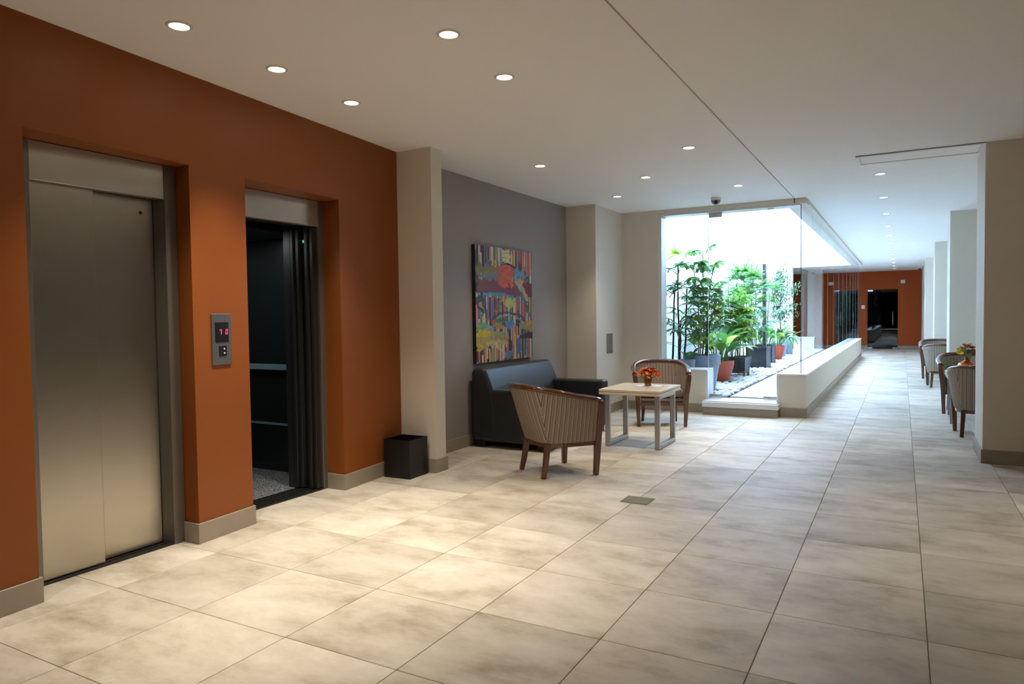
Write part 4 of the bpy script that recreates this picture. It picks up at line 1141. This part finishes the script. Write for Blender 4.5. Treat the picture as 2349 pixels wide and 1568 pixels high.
palm(D1c, .3, [(-.1, 0, -.12, 0, 1.35), (.0, .05, .02, .05, 1.45), (.1, 0, .18, 0, 1.38), (.1, .1, .24, .1, 1.2), (-.04, -.08, .02, -.12, 1.0)], FAN_M+FAN_S, r, pitch=.2, first=.4, stem_r=.010, m_=M_stem_green, per=3)
# E: tall dark planter with leafy plant and the steel post
r = random.Random(28)
D2 = potted('dark-leaved plant in the square charcoal planter that carries the steel post', 'plant', (-2.64, 15.42, ZC+.004), 'potted_plant')
planter(D2, .40, .55, .46)
for k in range(18):
    a = 2.399*k; put(D2, BRD[:2], 'leaf', (.08*math.cos(a)-.05, .1*math.sin(a), .46), a, r.uniform(-.1, .5), r.uniform(.7, 1.0), r)
palm(D2, .46, [(-.15, .15, -.2, .2, 1.15), (-.08, .2, -.1, .3, 1.3), (.1, .22, .16, .4, 1.1)], FAN_M+FAN_S, r, pitch=.2, first=.35, stem_r=.010, m_=M_stem_green, per=3)
po = thing('steel_post', 'tall bronze steel post rising from the square charcoal planter among the courtyard plants', 'post', (-2.485, 15.22, ZC+.469))
MB().box(-.035, -.008, -.035, .035, 0, 1.71).obj('channel', mat('bronze_steel', (104, 92, 80), .35, metal=.6, var=.05), po, bevel=.003, seg=1)
MB().box(.008, .035, -.035, .035, 0, 1.705).obj('channel', mat('grey_steel', (92, 96, 102), .35, metal=.6, var=.05), po, bevel=.003, seg=1)
MB().box(-.008, .008, -.02, .035, 0, 1.70).obj('web', M_dark_steel, po)
MB().box(-.045, .04, -.045, .045, -.002, .008).obj('base_plate', M_dark_steel, po)
# F: second dark planter
r = random.Random(29)
D3 = potted('small leafy plant in the charcoal planter just before the far terracotta bowl', 'plant', (-2.74, 16.9, ZC+.004), 'potted_plant')
planter(D3, .36, .5, .44)
for k in range(22):
    a = 2.399*k; put(D3, BRD_S+[UMB_L[0]], 'leaf', (.09*math.cos(a), .12*math.sin(a), .44), a, r.uniform(-.1, .5), r.uniform(.7, 1.0), r)
# G: far terracotta bowl with peace lily
r = random.Random(30)
T2 = potted('peace lily in the farther terracotta bowl', 'plant', (-2.66, 18.0, ZC+.004), 'potted_peace_lily')
round_pot(T2, .1, .19, .37, M_terracotta, bowl=True)
for k in range(30):
    a = 2.399*k; put(T2, BRD, 'leaf', (.08*math.cos(a), .08*math.sin(a), .32), a, r.uniform(-.2, .5), r.uniform(.9, 1.25), r)
# H: ficus tree in a grey pot
r = random.Random(31)
Fp = potted('slender ficus tree with fine foliage in a grey pot near the courtyard end', 'plant', (-2.78, 19.3, ZC+.004), 'potted_ficus')
round_pot(Fp, .14, .19, .38, M_grey_pot)
MB().tube([(0, 0, .33), (.03, 0, .8), (.0, .02, 1.2), (.05, 0, 1.7), (.06, 0, 2.1)], [.02, .017, .014, .010, .005], 7).obj('trunk', M_bark, Fp, smooth=True)
lf = MB(); br = MB()
for k in range(46):
    a = 2.399*k; q = (k+.5)/46; z = 1.0+1.25*q; rad = .42*math.sin(PI*(.15+.8*q))*r.uniform(.7, 1.15)
    tip = Vector((max(rad*math.cos(a)+.05, -.15), rad*math.sin(a), z+r.uniform(-.1, .15))); b0 = Vector((.04, 0, z-.12))
    br.tube([b0, (b0+tip)/2+Vector((0, 0, .05)), tip], [.004, .003, .0015], 4)
    for j in range(26):
        p = b0.lerp(tip, r.uniform(.3, 1.15))+Vector((r.gauss(0, .06), r.gauss(0, .06), r.gauss(0, .06)))
        p.x = max(p.x, -.16)
        strip(lf, p, (r.uniform(-1, 1), r.uniform(-1, 1), r.uniform(-.9, .3)), r.uniform(.07, .10), .018, .6, n=2)
br.obj('branches', M_bark, Fp)
stuff(lf.obj('foliage', M_leaf_dark, Fp, smooth=True))
# I: drooping fern in the last grey pot
r = random.Random(32)
G3 = potted('drooping fern in the last tall grey pot at the courtyard end', 'plant', (-2.72, 20.5, ZC+.004), 'potted_fern')
round_pot(G3, .10, .15, .46, M_grey_pot)
for k in range(26):
    mb = MB(); a = 2.399*k; L_ = r.uniform(.35, .6)
    strip(mb, (0, 0, 0), (math.cos(a), math.sin(a), r.uniform(.5, 1.3)), L_, .028, 2.4, n=7)
    mb.obj('frond', M_leaf_soft if k % 2 else M_leaf_mid, G3, smooth=True, loc=(0, 0, .45))
mb = MB(); strip(mb, (0, 0, 0), (.75, -.1, .5), .62, .03, .3, n=6); mb.obj('frond', M_leaf_lime, G3, smooth=True, loc=(.05, 0, .5))
